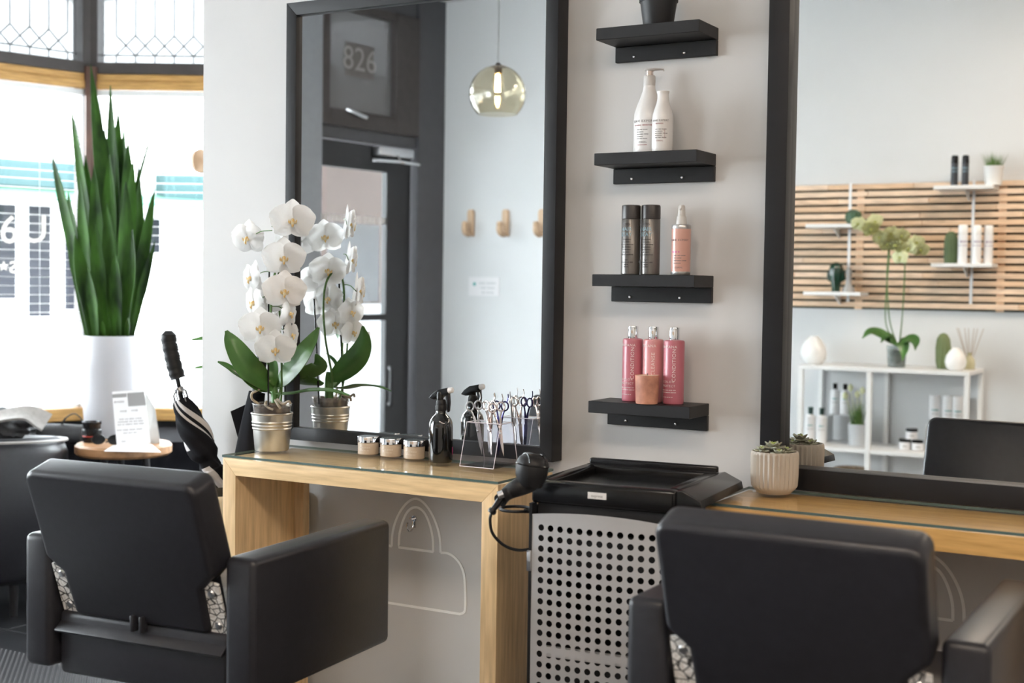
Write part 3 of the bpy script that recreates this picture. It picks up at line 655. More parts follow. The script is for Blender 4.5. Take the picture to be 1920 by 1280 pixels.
def flower_meshes(mp, ml, pre):
    bm = nb()
    for ang in (90, 218, 322):
        b2 = petal_mesh('x', .057 if ang == 90 else .056, .0265, R(ang), mp, .1, .46, .009); me = bpy.data.meshes.new('t'); b2.to_mesh(me); b2.free(); bm.from_mesh(me); bpy.data.meshes.remove(me)
    sep = finish(pre+'sepals', bm, mp, 60)
    pr = finish(pre+'petal', petal_mesh('x', .062, .039, R(14), mp, .24, .45, -.004, .0020), mp, 60)
    pl = finish(pre+'petal', petal_mesh('x', .062, .039, R(166), mp, .24, .45, -.004, .0020), mp, 60)
    bm = nb(); tube(bm, spline([(0, -.004, .004), (0, -.014, 0), (0, -.020, -.012), (0, -.016, -.022)], 4), [.005, .006, .007, .007, .007, .0065, .006, .005, .0045, .004, .003, .002, .001], 8)
    for s in (-1, 1): tube(bm, spline([(0, -.010, -.006), (s*.010, -.016, -.004), (s*.013, -.022, .005)], 4), [.003, .004, .005, .005, .005, .004, .003, .002, .001][:9], 7)
    lip = finish(pre+'lip', bm, ml, 60)
    return sep, pr, pl, lip
FM = flower_meshes(M_PETAL, M_LIP, 'flower_')
def flower(parent, P, face, scale, meshes, roll=0.):
    face = V(face).normalized(); y = -face; x = y.cross(V((0, 0, 1))).normalized(); z = x.cross(y)
    M3 = Matrix((x, y, z)).transposed().to_4x4(); M = Matrix.Translation(P) @ M3 @ Matrix.Rotation(roll, 4, 'Y') @ Matrix.Scale(scale, 4)
    f = bpy.data.objects.new('flower', meshes[0]); COL.objects.link(f); f.parent = parent; f.matrix_local = M
    for nm, me in (('petal', meshes[1]), ('petal', meshes[2]), ('lip', meshes[3])):
        o = bpy.data.objects.new(nm, me); COL.objects.link(o); o.parent = f; o.scale = (.78,)*3 if nm == 'lip' else (1, 1, 1)
    return f
fl = [(548, 414, 3.70, (.10, -.1, -.05), 1.06), (466, 447, 3.79, (-.75, -.1, -.1), .95), (532, 484, 3.69, (.05, 0, -.1), 1.02), (533, 546, 3.67, (.08, 0, -.1), 1.02),
      (488, 614, 3.68, (-.05, 0, -.1), 1.0), (516, 655, 3.65, (.02, 0, -.2), .95), (474, 522, 3.76, (-1.6, 0, 0), .92), (480, 568, 3.75, (-1.5, .1, -.05), .98), (540, 588, 3.70, (2.4, .35, 0), .8), (544, 628, 3.70, (2.4, .2, 0), .75),
      (528, 440, 3.76, (1.2, 1.6, .1), .95), (518, 505, 3.75, (1.5, 1.4, 0), .95), (508, 560, 3.74, (.2, 1.8, 0), .9), (512, 610, 3.73, (.9, 1.4, -.1), .9)]
for i, (x, y, d, off, sc) in enumerate(fl):
    P = at_d(x, y, d); face = V((CP-P).normalized()) + CR*off[0] + FW*off[1] + V((0, 0, off[2]))
    flower(orc, P, face, sc, FM, random.uniform(-.12, .12))
    axis = V((PX+.02, PY-.030, P.z+.02)); q = P + FW*.006 if off[1] < .3 else P
    bm = nb(); tube(bm, spline([axis, (axis+q)/2 + V((0, 0, .008)), q], 4), .0014, 6); obj('pedicel', bm, M_STEM, orc)

# three frosted jars
M_JAR = mat('frosted_beige_glass', (.50, .40, .30), .4, var=.02)
def jar(x, y, label):
    t = thing('cosmetic_jar', label, 'jar', (x, y, ZT), 0, 'frosted jars in front of the left mirror')
    bm = nb(); lathe(bm, [(0, 0), (.027, 0), (.0288, .002), (.0288, .031), (.0275, .033), (0, .033)], 32); b = obj('body', bm, M_JAR, t)
    text_on_cyl(t, (5, 5), .006, .0288, .020, R(-75), mat('pale_print', (.66, .58, .5), .5)); text_on_cyl(t, (5, 4, 3), .0042, .0288, .012, R(-75), mat('pale_print', (.66, .58, .5), .5))
    bm = nb(); lathe(bm, [(.0285, .0335), (.0302, .0335), (.0302, .0475), (.0296, .049), (.026, .0488), (0, .0488)], 36); o = obj('lid', bm, M_CHROME, t); o['label'] = 'chrome screw lid'
    bm = nb(); lathe(bm, [(0, .0490), (.027, .0490), (.027, .0494), (0, .0494)], 36); o = obj('lid_disc', bm, mat('teal_tinted_disc', (.13, .17, .18), .15, .4), t)
jar(-2.170, -.092, 'frosted beige jar with chrome lid, nearest the zinc bucket'); jar(-2.094, -.093, 'frosted beige jar with chrome lid, middle of the row of three'); jar(-2.017, -.093, 'frosted beige jar with chrome lid, beside the black spray bottle')

# black spray bottle
t = thing('spray_bottle', 'black spray bottle with white nozzle beside the jars', 'spray bottle', (-1.914, -.122, ZT), 0)
bm = nb(); lathe(bm, [(0, .001), (.029, .001), (.0312, .004), (.0316, .01), (.0316, .094), (.0305, .104), (.027, .114), (.021, .122), (.0155, .127), (.0135, .131), (.0135, .140), (0, .140)], 40); obj('bottle', bm, mat('black_gloss_glass', (.004, .004, .004), .06, coat=.6), t)
bm = nb(); lathe(bm, [(0, .136), (.0148, .136), (.0152, .140), (.0152, .148), (.0142, .150), (.0138, .152), (.0142, .154), (.0135, .160), (.0105, .166), (0, .167)], 28); obj('collar', bm, M_BLKMT, t)
MT = Matrix.Translation((-.002, 0, .165)) @ Matrix.Rotation(R(-12), 4, 'Y')
bm = nb(); lathe(bm, [(0, .165), (.0095, .165), (.0095, .178), (.007, .186), (0, .188)], 18, (-.002, -.003, 0))
prism(bm, [(-.031, .010), (-.018, .020), (.000, .027), (.030, .027), (.030, .012), (.024, .006), (.013, .010), (.008, .004), (-.016, .003)], -.0085, .0085, M=MT, bev=.002); obj('trigger_head', bm, M_BLKPL, t)
bm = nb(); prism(bm, [(.018, .010), (.030, .010), (.028, -.010), (.0205, -.034), (.0165, -.036), (.0185, -.012)], -.0055, .0055, M=MT, bev=.0015); obj('trigger', bm, M_BLKPL, t)
bm = nb(); lathe(bm, [(0, 0), (.0075, 0), (.008, .002), (.0078, .011), (.006, .0135), (0, .014)], 16, M=MT @ Matrix.Translation((.029, 0, .0195)) @ Matrix.Rotation(R(90), 4, 'Y')); o = obj('nozzle', bm, M_WHITEP, t); o['label'] = 'white spray nozzle'
me_o = text_on_cyl(t, 'HsH', .030, .0316, .030, R(62), mat('pink_print', (.62, .07, .26), .5))

# acrylic scissor stand
hx0, hx1 = -1.812, -1.712
t = thing('scissor_stand', 'clear acrylic stand holding hairdressing scissors at the table end', 'stand', ((hx0+hx1)/2, -.128, ZT))
HWd = (hx1-hx0)/2; prof = [(-.062, .006), (-.030, .116), (.030, .116), (.062, .006)]
def sheet(a, b):
    d = V((b[0]-a[0], b[1]-a[1])).normalized(); n = V((-d.y, d.x))*.0028; bm = nb()
    poly = [(a[0], a[1]), (b[0], b[1]), (b[0]-n.x, b[1]-n.y), (a[0]-n.x, a[1]-n.y)]
    prism(bm, poly, -HWd, HWd, M=Matrix(((0, 1, 0, 0), (1, 0, 0, 0), (0, 0, 1, 0), (0, 0, 0, 1))), bev=.0005); return bm
obj('front_sheet', sheet(prof[0], prof[1]), M_ACRYL, t, smooth=0); obj('top_sheet', sheet(prof[1], prof[2]), M_ACRYL, t, smooth=0); obj('back_sheet', sheet(prof[2], prof[3]), M_ACRYL, t, smooth=0)
bm = nb(); box(bm, -HWd, HWd, -.060, .060, .0045, .007); obj('bottom_sheet', bm, M_ACRYL, t, smooth=0)
M_EDGE = mat('acrylic_edge', (.80, .74, .80), .2, spec=.8)
bm = nb()
for s in (-1, 1):
    for a, b in zip(prof, prof[1:]): tube(bm, [(s*HWd, a[0], a[1]), (s*HWd, b[0], b[1])], .0009, 5)
for a in prof[:3]: tube(bm, [(-HWd, a[0], a[1]), (HWd, a[0], a[1])], .0010, 5)
obj('polished_edge', bm, M_EDGE, t)
for x in (-.033, .033):
    for y in (-.05, .05):
        bm = nb(); lathe(bm, [(0, 0), (.004, 0), (.0045, .002), (.004, .0045), (0, .0045)], 10, (x, y, 0)); obj('foot', bm, M_ACRYL, t)
M_ROSE = mat('rose_steel', (.66, .58, .56), .18, 1.0); M_BLUE = mat('blue_violet_steel', (.05, .045, .16), .2, .9)
def scissors(x, y, tilt, yaw, m, label, sc=1.):
    t = thing('hair_scissors', label, 'scissors', (x, y, ZT+.128), yaw, 'scissors in the acrylic stand')
    t.rotation_euler = (tilt[0], tilt[1], yaw); t.scale = (sc, sc, sc)
    for s in (-1, 1):
        bm = nb(); tube(bm, [(s*.011+.0095*cos(a), s*.0012, .030+.0115*sin(a)) for a in [2*pi*k/20 for k in range(21)]], .0021, 7, caps=False)
        tube(bm, spline([(s*.010, s*.001, .0185), (s*.006, s*.001, .004), (s*.003, s*.001, -.016), (-s*.001, s*.001, -.035)], 4), [.0022]*5+[.003]*4+[.0036]*4, 7)
        if s == 1: tube(bm, spline([(.015, .001, .040), (.019, .001, .050), (.018, .001, .062)], 4), .0014, 6)
        obj('finger_handle', bm, m, t)
        bm = nb(); prism(bm, [(-s*.005, -.03), (s*.002, -.03), (s*.0022, -.075), (0, -.098), (-s*.0035, -.075)], s*.0004, s*.0022, bev=.0003); obj('scissor_blade', bm, m, t)
    bm = nb(); lathe(bm, [(0, .003), (.003, .0028), (.0038, 0), (0, 0)], 10, M=Matrix.Translation((0, -.002, -.036)) @ Matrix.Rotation(R(90), 4, 'X')); obj('pivot_screw', bm, M_CHROME, t)
scissors(-1.794, -.142, (.05, -.16), R(20), M_STEEL, 'silver scissors at the end of the stand nearest the spray bottle')
scissors(-1.766, -.118, (-.03, -.10), R(-15), M_ROSE, 'rose tinted steel scissors in the middle of the acrylic stand')
scissors(-1.740, -.112, (0, .04), R(10), M_BLUE, 'dark blue scissors in the acrylic stand')
scissors(-1.724, -.148, (-.02, -.16), R(25), M_ROSE, 'rose tinted steel scissors at the corner of the stand nearest the dryer')
scissors(-1.779, -.104, (-.1, .02), R(60), M_STEEL, 'slim silver scissors at the mirror side of the stand', .95)

# =================================================================== ON THE BLACK SHELVES
M_WB = mat('pearl_white_bottle', (.74, .72, .71), .28, coat=.2); M_GREYCAP = mat('pearl_grey_cap', (.60, .58, .57), .32)
M_INK = mat('grey_ink', (.16, .15, .15), .6); M_PINKINK = mat('dusky_ink', (.42, .24, .24), .6)
def label_lines(t, r, z, ang, n, w_, m, gap=.0042):
    for k in range(n): text_on_cyl(t, ((5, 4, 7), (3, 7), (11, 6), (10,))[k % 4], .0034, r, z-k*gap, ang, m, align='LEFT')
t = thing('pump_bottle', 'tall white pump bottle on the second black shelf', 'bottle', (-1.369, -.0425, 1.605), R(20))
bm = nb(); lathe(bm, [(0, .001), (.034, .001), (.0365, .006), (.037, .015), (.037, .085), (.0355, .100), (.030, .118), (.022, .138), (.0165, .155), (.0145, .166), (.0142, .172), (0, .172)], 40); obj('bottle', bm, M_WB, t)
bm = nb(); lathe(bm, [(0, .168), (.0148, .168), (.0148, .190), (.0135, .1925), (0, .193)], 28); obj('collar', bm, M_GREYCAP, t)
bm = nb(); lathe(bm, [(0, .190), (.0092, .190), (.0092, .205), (0, .205)], 20); obj('pump_stem', bm, mat('rose_chrome', (.7, .6, .55), .15, .9), t)
bm = nb(); lathe(bm, [(0, .204), (.011, .204), (.0135, .2065), (.0125, .2095), (0, .2105)], 24); tube(bm, [(.006, 0, .208), (.024, 0, .2085), (.034, 0, .2075), (.0345, 0, .204)], [.006, .0042, .003, .0026], 10, flat=.6); obj('pump_head', bm, M_GREYCAP, t)
A_ = R(-90-20)
text_on_cyl(t, 'SERIE EXPERT', .0082, .037, .0785, A_, M_INK, spacing=1.25); text_on_cyl(t, (7, 8), .0058, .037, .0690, A_, M_PINKINK); label_lines(t, .037, .058, A_-.45, 5, .02, M_INK, .0055); text_on_cyl(t, "L'OREAL", .0062, .037, .0275, A_, M_INK); text_on_cyl(t, (13,), .004, .037, .021, A_, M_PINKINK)
t = thing('lotion_bottle', 'short white bottle with flared cap next to the pump bottle', 'bottle', (-1.309, -.095, 1.605), 0)
bm = nb(); lathe(bm, [(0, .001), (.0235, .001), (.0252, .005), (.0256, .012), (.0256, .075), (.0245, .087), (.020, .103), (.0155, .116), (.0138, .126), (.0134, .138), (0, .138)], 36); obj('bottle', bm, M_WB, t)
bm = nb(); lathe(bm, [(0, .1375), (.0136, .1375), (.0150, .1425), (.0148, .1445), (0, .1445)], 26); obj('cap', bm, M_WB, t)
A_ = R(-82)
text_on_cyl(t, 'SERIE EXPERT', .0062, .0256, .0725, A_, M_INK, spacing=1.2); text_on_cyl(t, (8,), .0052, .0256, .0655, A_, M_PINKINK); label_lines(t, .0256, .052, A_-.5, 5, .02, M_INK, .005); text_on_cyl(t, "L'OREAL", .005, .0256, .0245, A_, M_PINKINK)
bm = nb()
for k in range(9):
    a = R(-55)+k*0.0; z = .031+k*.0023; 
    if k in (0, 8): 
        for q in range(4): box(bm, -.0004, .0004, -.0002, .0002, -.0004, .0004, M=Matrix.Translation(((.0257)*cos(a-q*.04), .0257*sin(a-q*.04), z)))
    box(bm, -.0004, .0004, -.0004, .0004, -.0012, .0012, M=Matrix.Translation((.0257*cos(a), .0257*sin(a), z)))
obj('printed_bracket', bm, M_PINKINK, t)

M_CAN = mat('pewter_can', (.15, .142, .135), .3, .55, var=.03); M_CANCAP = mat('dark_brown_cap', (.035, .03, .03), .35)
def spray_can(x, y, label):
    t = thing('spray_can', label, 'spray can', (x, y, 1.310), 0, 'dark spray cans on the third black shelf')
    bm = nb(); lathe(bm, [(0, .0005), (.0222, .0005), (.0235, .002), (.0235, .1345), (.0225, .136), (0, .136)], 36); obj('can', bm, M_CAN, t)
    bm = nb(); lathe(bm, [(.0229, .1362), (.0236, .137), (.0234, .166), (.0225, .1695), (.019, .1705), (0, .1705)], 36); obj('cap', bm, M_CANCAP, t)
    A = R(-97); cy = mat('pale_blue_print', (.27, .42, .50), .5)
    text_on_cyl(t, 'kms', .0135, .0235, .124, A, M_CANCAP); text_on_cyl(t, 'HAIR', .0135, .0235, .1105, A, cy); text_on_cyl(t, 'STAY', .0135, .0235, .0975, A, cy)
    for k in range(7): text_on_cyl(t, ((4, 8), (4, 5), (5, 2, 8), (4, 8))[k % 4], .0042, .0235, .086-k*.0062, A+.05, M_CANCAP)
    for k in range(4): text_on_cyl(t, ((4,), (2, 5, 3, 3), (5,), (6,))[k], .0044, .0235, .036-k*.0056, A+.1, M_CANCAP)
spray_can(-1.398, -.072, 'dark pewter spray can at the open end of the third black shelf'); spray_can(-1.3495, -.063, 'dark pewter spray can nearer the pink sprayer on the black shelf')
t = thing('mist_sprayer', 'pale pink mist spray bottle on the third black shelf', 'spray bottle', (-1.266, -.070, 1.310), 0)
bm = nb(); lathe(bm, [(0, .006), (.0232, .006), (.0234, .008), (.0234, .112), (0, .112)], 36); o = obj('bottle', bm, mat('pale_pink_gloss', (.64, .35, .29), .28, coat=.3), t)
bm = nb(); lathe(bm, [(0, .0005), (.0222, .0005), (.0236, .003), (.0236, .0085), (.0234, .0085)], 36); lathe(bm, [(.0234, .111), (.0237, .112), (.0237, .1185), (.022, .1215), (.0115, .1225), (0, .1225)], 36); o = obj('silver_bands', bm, mat('silver_band', (.55, .54, .54), .3, .8), t)
bm = nb(); lathe(bm, [(0, .122), (.0128, .122), (.0128, .126), (.0115, .139), (.0110, .141), (.0095, .142), (.0080, .164), (.0065, .168), (0, .169)], 26); box(bm, -.0025, .0025, -.0105, -.006, .156, .161, bev=.001); o = obj('spray_head', bm, mat('light_grey_plastic', (.58, .56, .54), .4), t)
A_ = R(-80); text_on_cyl(t, 'SERIE EXPERT', .0065, .0234, .0835, A_, M_INK, spacing=1.25); text_on_cyl(t, (2, 2, 1), .006, .0234, .0555, A_-.3, mat('magenta_ink', (.6, .12, .3), .5)); label_lines(t, .0234, .047, A_-.55, 4, .02, M_INK, .0062); text_on_cyl(t, "L'OREAL", .0052, .0234, .018, A_, M_INK)

M_PK = mat('rose_pink_plastic', (.47, .135, .175), .34, coat=.15); M_PK2 = mat('pale_rose_plastic', (.60, .25, .26), .34, coat=.15); M_WINK = mat('pale_lettering', (.78, .66, .66), .5)
def care_bottle(x, y, word, m, label, sc=1.):
    t = thing('care_bottle', label, 'bottle', (x, y, .998), 0, 'pink bottles on the lowest black shelf')
    r = .0253; h = .155
    bm = nb(); lathe(bm, [(0, .0005), (r-.002, .0005), (r-.0004, .002), (r, .005), (r, h-.005), (r-.0012, h-.0015), (r-.004, h), (.0125, h+.001), (0, h+.001)], 40); obj('bottle', bm, m, t)
    bm = nb(); lathe(bm, [(0, h+.001), (.0126, h+.001), (.0128, h+.002), (.0128, h+.029), (.0122, h+.0305), (0, h+.0305)], 28); o = obj('cap', bm, M_CHROME, t); o['label'] = 'chrome cap'
    A = R(-100)
    text_on_cyl(t, 'NAVANA', .0095, r, h-.016, A, M_WINK, spacing=1.15); text_on_cyl(t, word, .0125, r, h-.060, R(-66), M_WINK, upright=False, spacing=1.15)
    text_on_cyl(t, 'COLOR', .0075, r, h-.100, A, M_WINK, spacing=1.4); text_on_cyl(t, 'PROTECT', .0075, r, h-.110, A, M_WINK, spacing=1.2)
    for k, s in enumerate(((7, 4, 5, 4), (5, 9, 7))): text_on_cyl(t, s, .0038, r, h-.120-k*.0055, A, M_WINK)
    text_on_cyl(t, (3, 2, 3, 2, 2), .0038, r, .018, A, M_WINK)
care_bottle(-1.393, -.060, 'CONDITION', M_PK, 'rose pink bottle lettered CONDITION at the open shelf end'); care_bottle(-1.338, -.060, 'CLEANSE', M_PK2, 'paler pink bottle lettered CLEANSE behind the candle'); care_bottle(-1.277, -.074, 'CONDITION', M_PK, 'rose pink bottle lettered CONDITION beside the bracketed shelf end')
t = thing('candle_cup', 'small terracotta pink candle cup on the lowest black shelf', 'candle', (-1.335, -.0925, .998), 0)
t.location = (-1.3305, -.1000-.010, .998)
bm = nb(); lathe(bm, [(0, .001), (.0262, .001), (.0272, .004), (.0292, .068), (.0293, .070), (.0275, .070), (.0268, .064), (0, .064)], 36); obj('cup', bm, mat('mottled_terracotta', (.60, .29, .20), .5, var=.25, nscale=30, col2=(.50, .21, .15)), t)
bm = nb(); lathe(bm, [(0, .0645), (.0267, .0645), (.0267, .0688), (0, .0690)], 30); obj('wax', bm, mat('cream_wax', (.82, .66, .50), .6), t); bm = nb(); tube(bm, [(0, 0, .068), (.001, 0, .074)], .0008, 6); obj('wick', bm, M_BLKMT, t)
t = thing('flowerpot', 'black plastic flowerpot on the topmost shelf', 'pot', (-1.338, -.066, 1.908), 0)
bm = nb(); lathe(bm, [(0, .001), (.0355, .001), (.0365, .004), (.0445, .060), (.0470, .0605), (.0480, .078), (.0450, .078), (.0430, .060), (0, .055)], 36); obj('pot', bm, M_BLKMT, t); bm = nb(); lathe(bm, [(0, .066), (.042, .064), (.042, .05), (0, .05)], 20); obj('soil', bm, M_SOIL, t)

# =================================================================== SUCCULENT ON THE RIGHT TABLE
t = thing('succulent_pot', 'small succulent in a ribbed cream pot at the end of the right table', 'plant', (-1.004, -.118, ZT))
bm = nb(); seg = 120; rings = []
for (r, z, a) in ((.036, .0, 0), (.041, .004, 0), (.0485, .012, .3), (.0510, .018, 1), (.0525, .040, 1), (.0530, .088, 1), (.0530, .093, .6), (.0520, .0965, 0), (.0490, .0965, 0), (.0475, .085, 0), (0, .085, 0)):
    rings.append([bm.verts.new(((r+.0019*a*cos(30*2*pi*k/seg))*cos(2*pi*k/seg), (r+.0019*a*cos(30*2*pi*k/seg))*sin(2*pi*k/seg), z)) for k in range(seg)] if r else [bm.verts.new((0, 0, z))])
for a, b in zip(rings, rings[1:]):
    for k in range(seg): bm.faces.new((a[k], a[(k+1) % seg], b[(k+1) % seg], b[k]) if len(b) > 1 else (a[k], a[(k+1) % seg], b[0]))
obj('pot', bm, mat('cream_stoneware', (.45, .40, .34), .55, var=.1, nscale=14), t)
bm = nb(); lathe(bm, [(0, .089), (.047, .087), (.047, .08), (0, .08)], 20); obj('soil', bm, M_SOIL, t)
M_SUC = mat('succulent_leaf', (.34, .36, .27), .5, var=.2, nscale=40, col2=(.22, .20, .15)); M_SUC2 = mat('succulent_heart', (.30, .36, .10), .5, var=.15)
def sucleaf(P, az, el, L, m):
    d = V((cos(az)*cos(el), sin(az)*cos(el), sin(el))); up = V((-cos(az)*sin(el), -sin(az)*sin(el), cos(el)))
    sp = [V(P)+d*(L*k/6)+up*(.18*L*(k/6)**2) for k in range(7)]
    bm = nb(); blade(bm, sp, [L*.34*q for q in (.45, .75, .95, 1, .8, .45, .06)], up, .3, .0012, 2); obj('leaf', bm, m, t)
for (cx, cy, cz, s) in ((-.004, .0, .098, 1.15), (.024, .012, .092, .75), (-.026, -.012, .092, .8), (.018, -.024, .090, .75), (-.014, .024, .092, .7)):
    for ring_, (n, el, L) in enumerate(((7, .12, .027), (6, .55, .022), (4, 1.05, .014))):
        for k in range(n): sucleaf((cx, cy, cz+.002*ring_), 2*pi*k/n+ring_*.5+cx*50, el, L*s, M_SUC if ring_ < 2 else M_SUC2)

# =================================================================== WALL UNDER THE TABLES
M_TAPE = mat('pale_vinyl_line', (.95, .95, .94), .5, var=.01)
def wpt(px, py): p = on_y(px, py, -.0006); return V((p.x, p.z))
def q(x, y): return wpt(400+x/2.909, 840+y/2.909)
axx = q(1108, 275).x
oh = [q(1240, 570), q(1237, 500), q(1222, 430), q(1190, 355), q(1150, 300)]
outer = oh + [V((axx, q(1105, 275).y))] + [V((2*axx-p.x, p.y)) for p in oh[::-1]]
ih = [q(1200, 565), q(1197, 490), q(1180, 415), q(1150, 350)]
inner = ih + [V((axx, q(1108, 322).y))] + [V((2*axx-p.x, p.y)) for p in ih[::-1]]
body_r = [q(1240, 570), q(1275, 572), q(1310, 590), q(1345, 630), q(1366, 685), q(1373, 760), q(1374, 868), q(1366, 895), q(1345, 904)]
def ribbon(bm, pts, wdt, closed=False):
    n = len(pts); L = []
    for i, p in enumerate(pts):
        a = pts[(i-1) % n] if closed or i else p; b = pts[(i+1) % n] if closed or i < n-1 else p
        t = (b-a).normalized(); nn = V((-t.y, t.x))*wdt/2
        L.append([bm.verts.new((c.x, y, c.y)) for c in (p+nn, p-nn) for y in (-.0002, -.0014)])
    for i in range(n if closed else n-1):
        a, b = L[i], L[(i+1) % n]
        for s, e in ((0, 1), (1, 3), (3, 2), (2, 0)): bm.faces.new((a[s], a[e], b[e], b[s]))
def sp2(pts, n=5): return [V((p.x, p.y)) for p in spline([V((p.x, p.y, 0)) for p in pts], n)]
def decal(dx, label):
    t = thing('wall_decal', label, 'wall decal', (dx, 0, 0), 0, 'handbag outlines on the wall under the tables'); wd = .0068
    bm = nb(); ribbon(bm, sp2(outer), wd); obj('handle_line', bm, M_TAPE, t, smooth=0)
    bm = nb(); ribbon(bm, sp2(inner) + [inner[0]], wd); obj('inner_handle_line', bm, M_TAPE, t, smooth=0)
    br = sp2(body_r, 4); bl = [V((2*axx-p.x, p.y)) for p in br]
    bm = nb(); ribbon(bm, br + bl[::-1], wd); obj('bag_line', bm, M_TAPE, t, smooth=0)
decal(0, 'pale handbag outline on the wall under the orchid table'); decal(1.391, 'pale handbag outline on the wall under the succulent table')
def coat_hook(px, py, dx, label):
    P = on_y(px, py, 0); t = thing('coat_hook', label, 'hook', (P.x+dx, 0, P.z), 0)
    bm = nb(); lathe(bm, [(0, .004), (.008, .0035), (.0085, 0), (0, 0)], 16, M=Matrix.Translation((.004, -.0004, .010)) @ Matrix.Rotation(R(90), 4, 'X')); box(bm, -.001, .009, -.0035, -.0004, -.016, .01, bev=.001); obj('plate', bm, M_CHROME, t)
    bm = nb(); tube(bm, spline([(.004, -.003, .008), (.004, -.016, .010), (.004, -.022, .014)], 4), [.0026]*9, 8); tube(bm, spline([(.004, -.003, -.008), (.004, -.012, -.020), (.004, -.026, -.022), (.004, -.034, -.010), (.004, -.034, .002)], 4), .0026, 8); lathe(bm, [(0, -.0035), (.0035, 0), (0, .0035)], 10, (.004, -.034, .003)); obj('prong', bm, M_CHROME, t)
coat_hook(775, 978, 0, 'small chrome coat hook inside the handbag outline under the orchid table'); coat_hook(775, 978, 1.391, 'small chrome coat hook inside the outline under the succulent table')
pa, pb = on_y(559, 921, 0), on_y(581, 992, 0)
t = thing('power_outlet', 'white power outlet on the wall beside the wooden table leg', 'outlet', ((pa.x+pb.x)/2, 0, (pa.z+pb.z)/2))
hw, hh = (pb.x-pa.x)/2, .055
bm = nb(); box(bm, -hw, hw, -.028, -.0005, -hh, hh, bev=.003); obj('outlet_box', bm, M_WHITEP, t)
for z in (-.028, .028):
    bm = nb(); box(bm, -hw*.75, hw*.2, -.0305, -.028, z-.018, z+.018, bev=.002); f = obj('socket', bm, M_WHITEP, t)
    for x, zz in ((-hw*.5, z+.006), (-hw*.1, z+.006), (-hw*.3, z-.009)):
        bm = nb(); box(bm, x-.0015, x+.0015, -.0309, -.0304, zz-.004, zz+.004); obj('slot', bm, M_BLKPL, f, smooth=0)

# =================================================================== BY THE BAY WINDOW
# wooden peg on the end of the wall
P = at_d(373, 306, 4.215)
t = thing('wooden_peg', 'round wooden coat peg on the end of the white wall near the bay', 'hook', (-2.8632, .042, P.z))
M_PEG = mat('pale_beech', (.66, .46, .30), .5, var=.1, nscale=12, stretch=(1, 1, .3))
bm = nb(); lathe(bm, [(0, 0), (.012, 0), (.012, .030), (.028, .038), (.036, .046), (.034, .056), (.022, .061), (0, .062)], 22, M=Matrix.Rotation(R(-90), 4, 'Y')); obj('knob', bm, M_PEG, t)
# umbrella bin with a striped umbrella, plain umbrella against the wall
sc_ = at_d(396, 890, 4.02); scx, scy, scz = -2.715, -.135, .665
t = thing('umbrella_bin', 'tall brushed metal bin holding the striped umbrella beside the table', 'bin', (scx, scy, 0))
bm = nb(); lathe(bm, [(0, .004), (.095, .004), (.1, 0), (.102, .01), (.105, .645), (.109, .65), (.109, .665), (.104, .665), (.1, .02), (0, .02)], 40); obj('body', bm, M_STEEL, t)
bm = nb(); tube(bm, [(-.045+.016*cos(a), -.108+.004*sin(a), .615+.022*sin(a)) for a in [2*pi*k/16 for k in range(17)]], .003, 6); obj('ring_handle', bm, M_CHROME, t)
bm = nb(); lathe(bm, [(.1035, .60), (.1035, .69), (.1015, .69), (.1015, .60)], 32); obj('liner', bm, M_BLKMT, t)
DU = 4.0
def um(px, py, d=DU): return at_d(px, py, d)
t = thing('umbrella', 'furled black and grey striped umbrella with ribbed handle', 'umbrella', (0, 0, 0))
hp = spline([um(316, 620), um(317, 640), um(322, 665), um(328, 690), um(334, 709)], 5)
bm = nb(); n = len(hp); tube(bm, hp, [(.017, .0228)[k > 1]*(1 if k > 0 else .6)+.0015*sin(k*1.9)*(k > 3) for k in range(n)], 14)
for k in range(9):
    p = hp[4].lerp(hp[13], k/8); d = (hp[14]-hp[3]).normalized(); tube(bm, [p-d*.0015, p+d*.0015], .0236, 14)
obj('handle', bm, M_BLKMT, t)
ut, ub = um(338, 748), at_d(408, 905, 4.02); ax = (ub-ut).normalized()
bm = nb(); tube(bm, [hp[-1]-ax*.01, ut+ax*.02], .0065, 8); tube(bm, [ub-ax*.05, ub+ax*.22], .006, 8); obj('shaft', bm, M_BLKPL, t)
bm = nb(); lathe(bm, [(0, -.004), (.012, -.004), (.014, 0), (.014, .01), (.010, .014), (0, .014)], 16, M=Matrix.Translation(um(335.5, 728)) @ ax.to_track_quat('Z', 'Y').to_matrix().to_4x4())
e1 = ax.cross(CR).normalized(); e2 = ax.cross(e1)
for k in range(8):
    a = 2*pi*k/8; dd = e1*cos(a)+e2*sin(a); tube(bm, [um(336, 731)+dd*.012, um(337, 737)+dd*.021, ut+ax*.02+dd*.022], .0022, 5)
o = obj('runner', bm, mat('chrome_runner', (.35, .35, .36), .25, .7), t)
M_UB = mat('umbrella_black', (.010, .010, .013), .8, spec=.15, var=.15, nscale=30, bump=.2, bscale=40); M_UG = mat('umbrella_grey', (.60, .56, .55), .6, var=.06, nscale=30, bump=.2, bscale=40)
bm = nb(); seg, nz = 60, 60; L = (ub-ut).length+.05; rings = []
for i in range(nz+1):
    u = i/nz; r = .020+.024*sin(pi*min(1, u*1.25))**.7*(1-.12*u) - .009*max(0, 1-abs(u-.62)/.07) + (.006 if u > .70 else 0)
    rings.append([bm.verts.new(ut+ax*(L*u) + (e1*cos(a)+e2*sin(a))*(r*(1+.10*cos(5*(a+5.0*u))))) for a in [2*pi*k/seg-5.0*u for k in range(seg)]])
for i in range(nz):
    for k in range(seg):
        f = bm.faces.new((rings[i][k], rings[i][(k+1) % seg], rings[i+1][(k+1) % seg], rings[i+1][k])); kk_ = k % 30
        f.material_index = 1 if (u_ := i/nz) < .46 and kk_ in (0, 1, 2, 3, 7, 8) or u_ > .66 and kk_ < 11 else 0
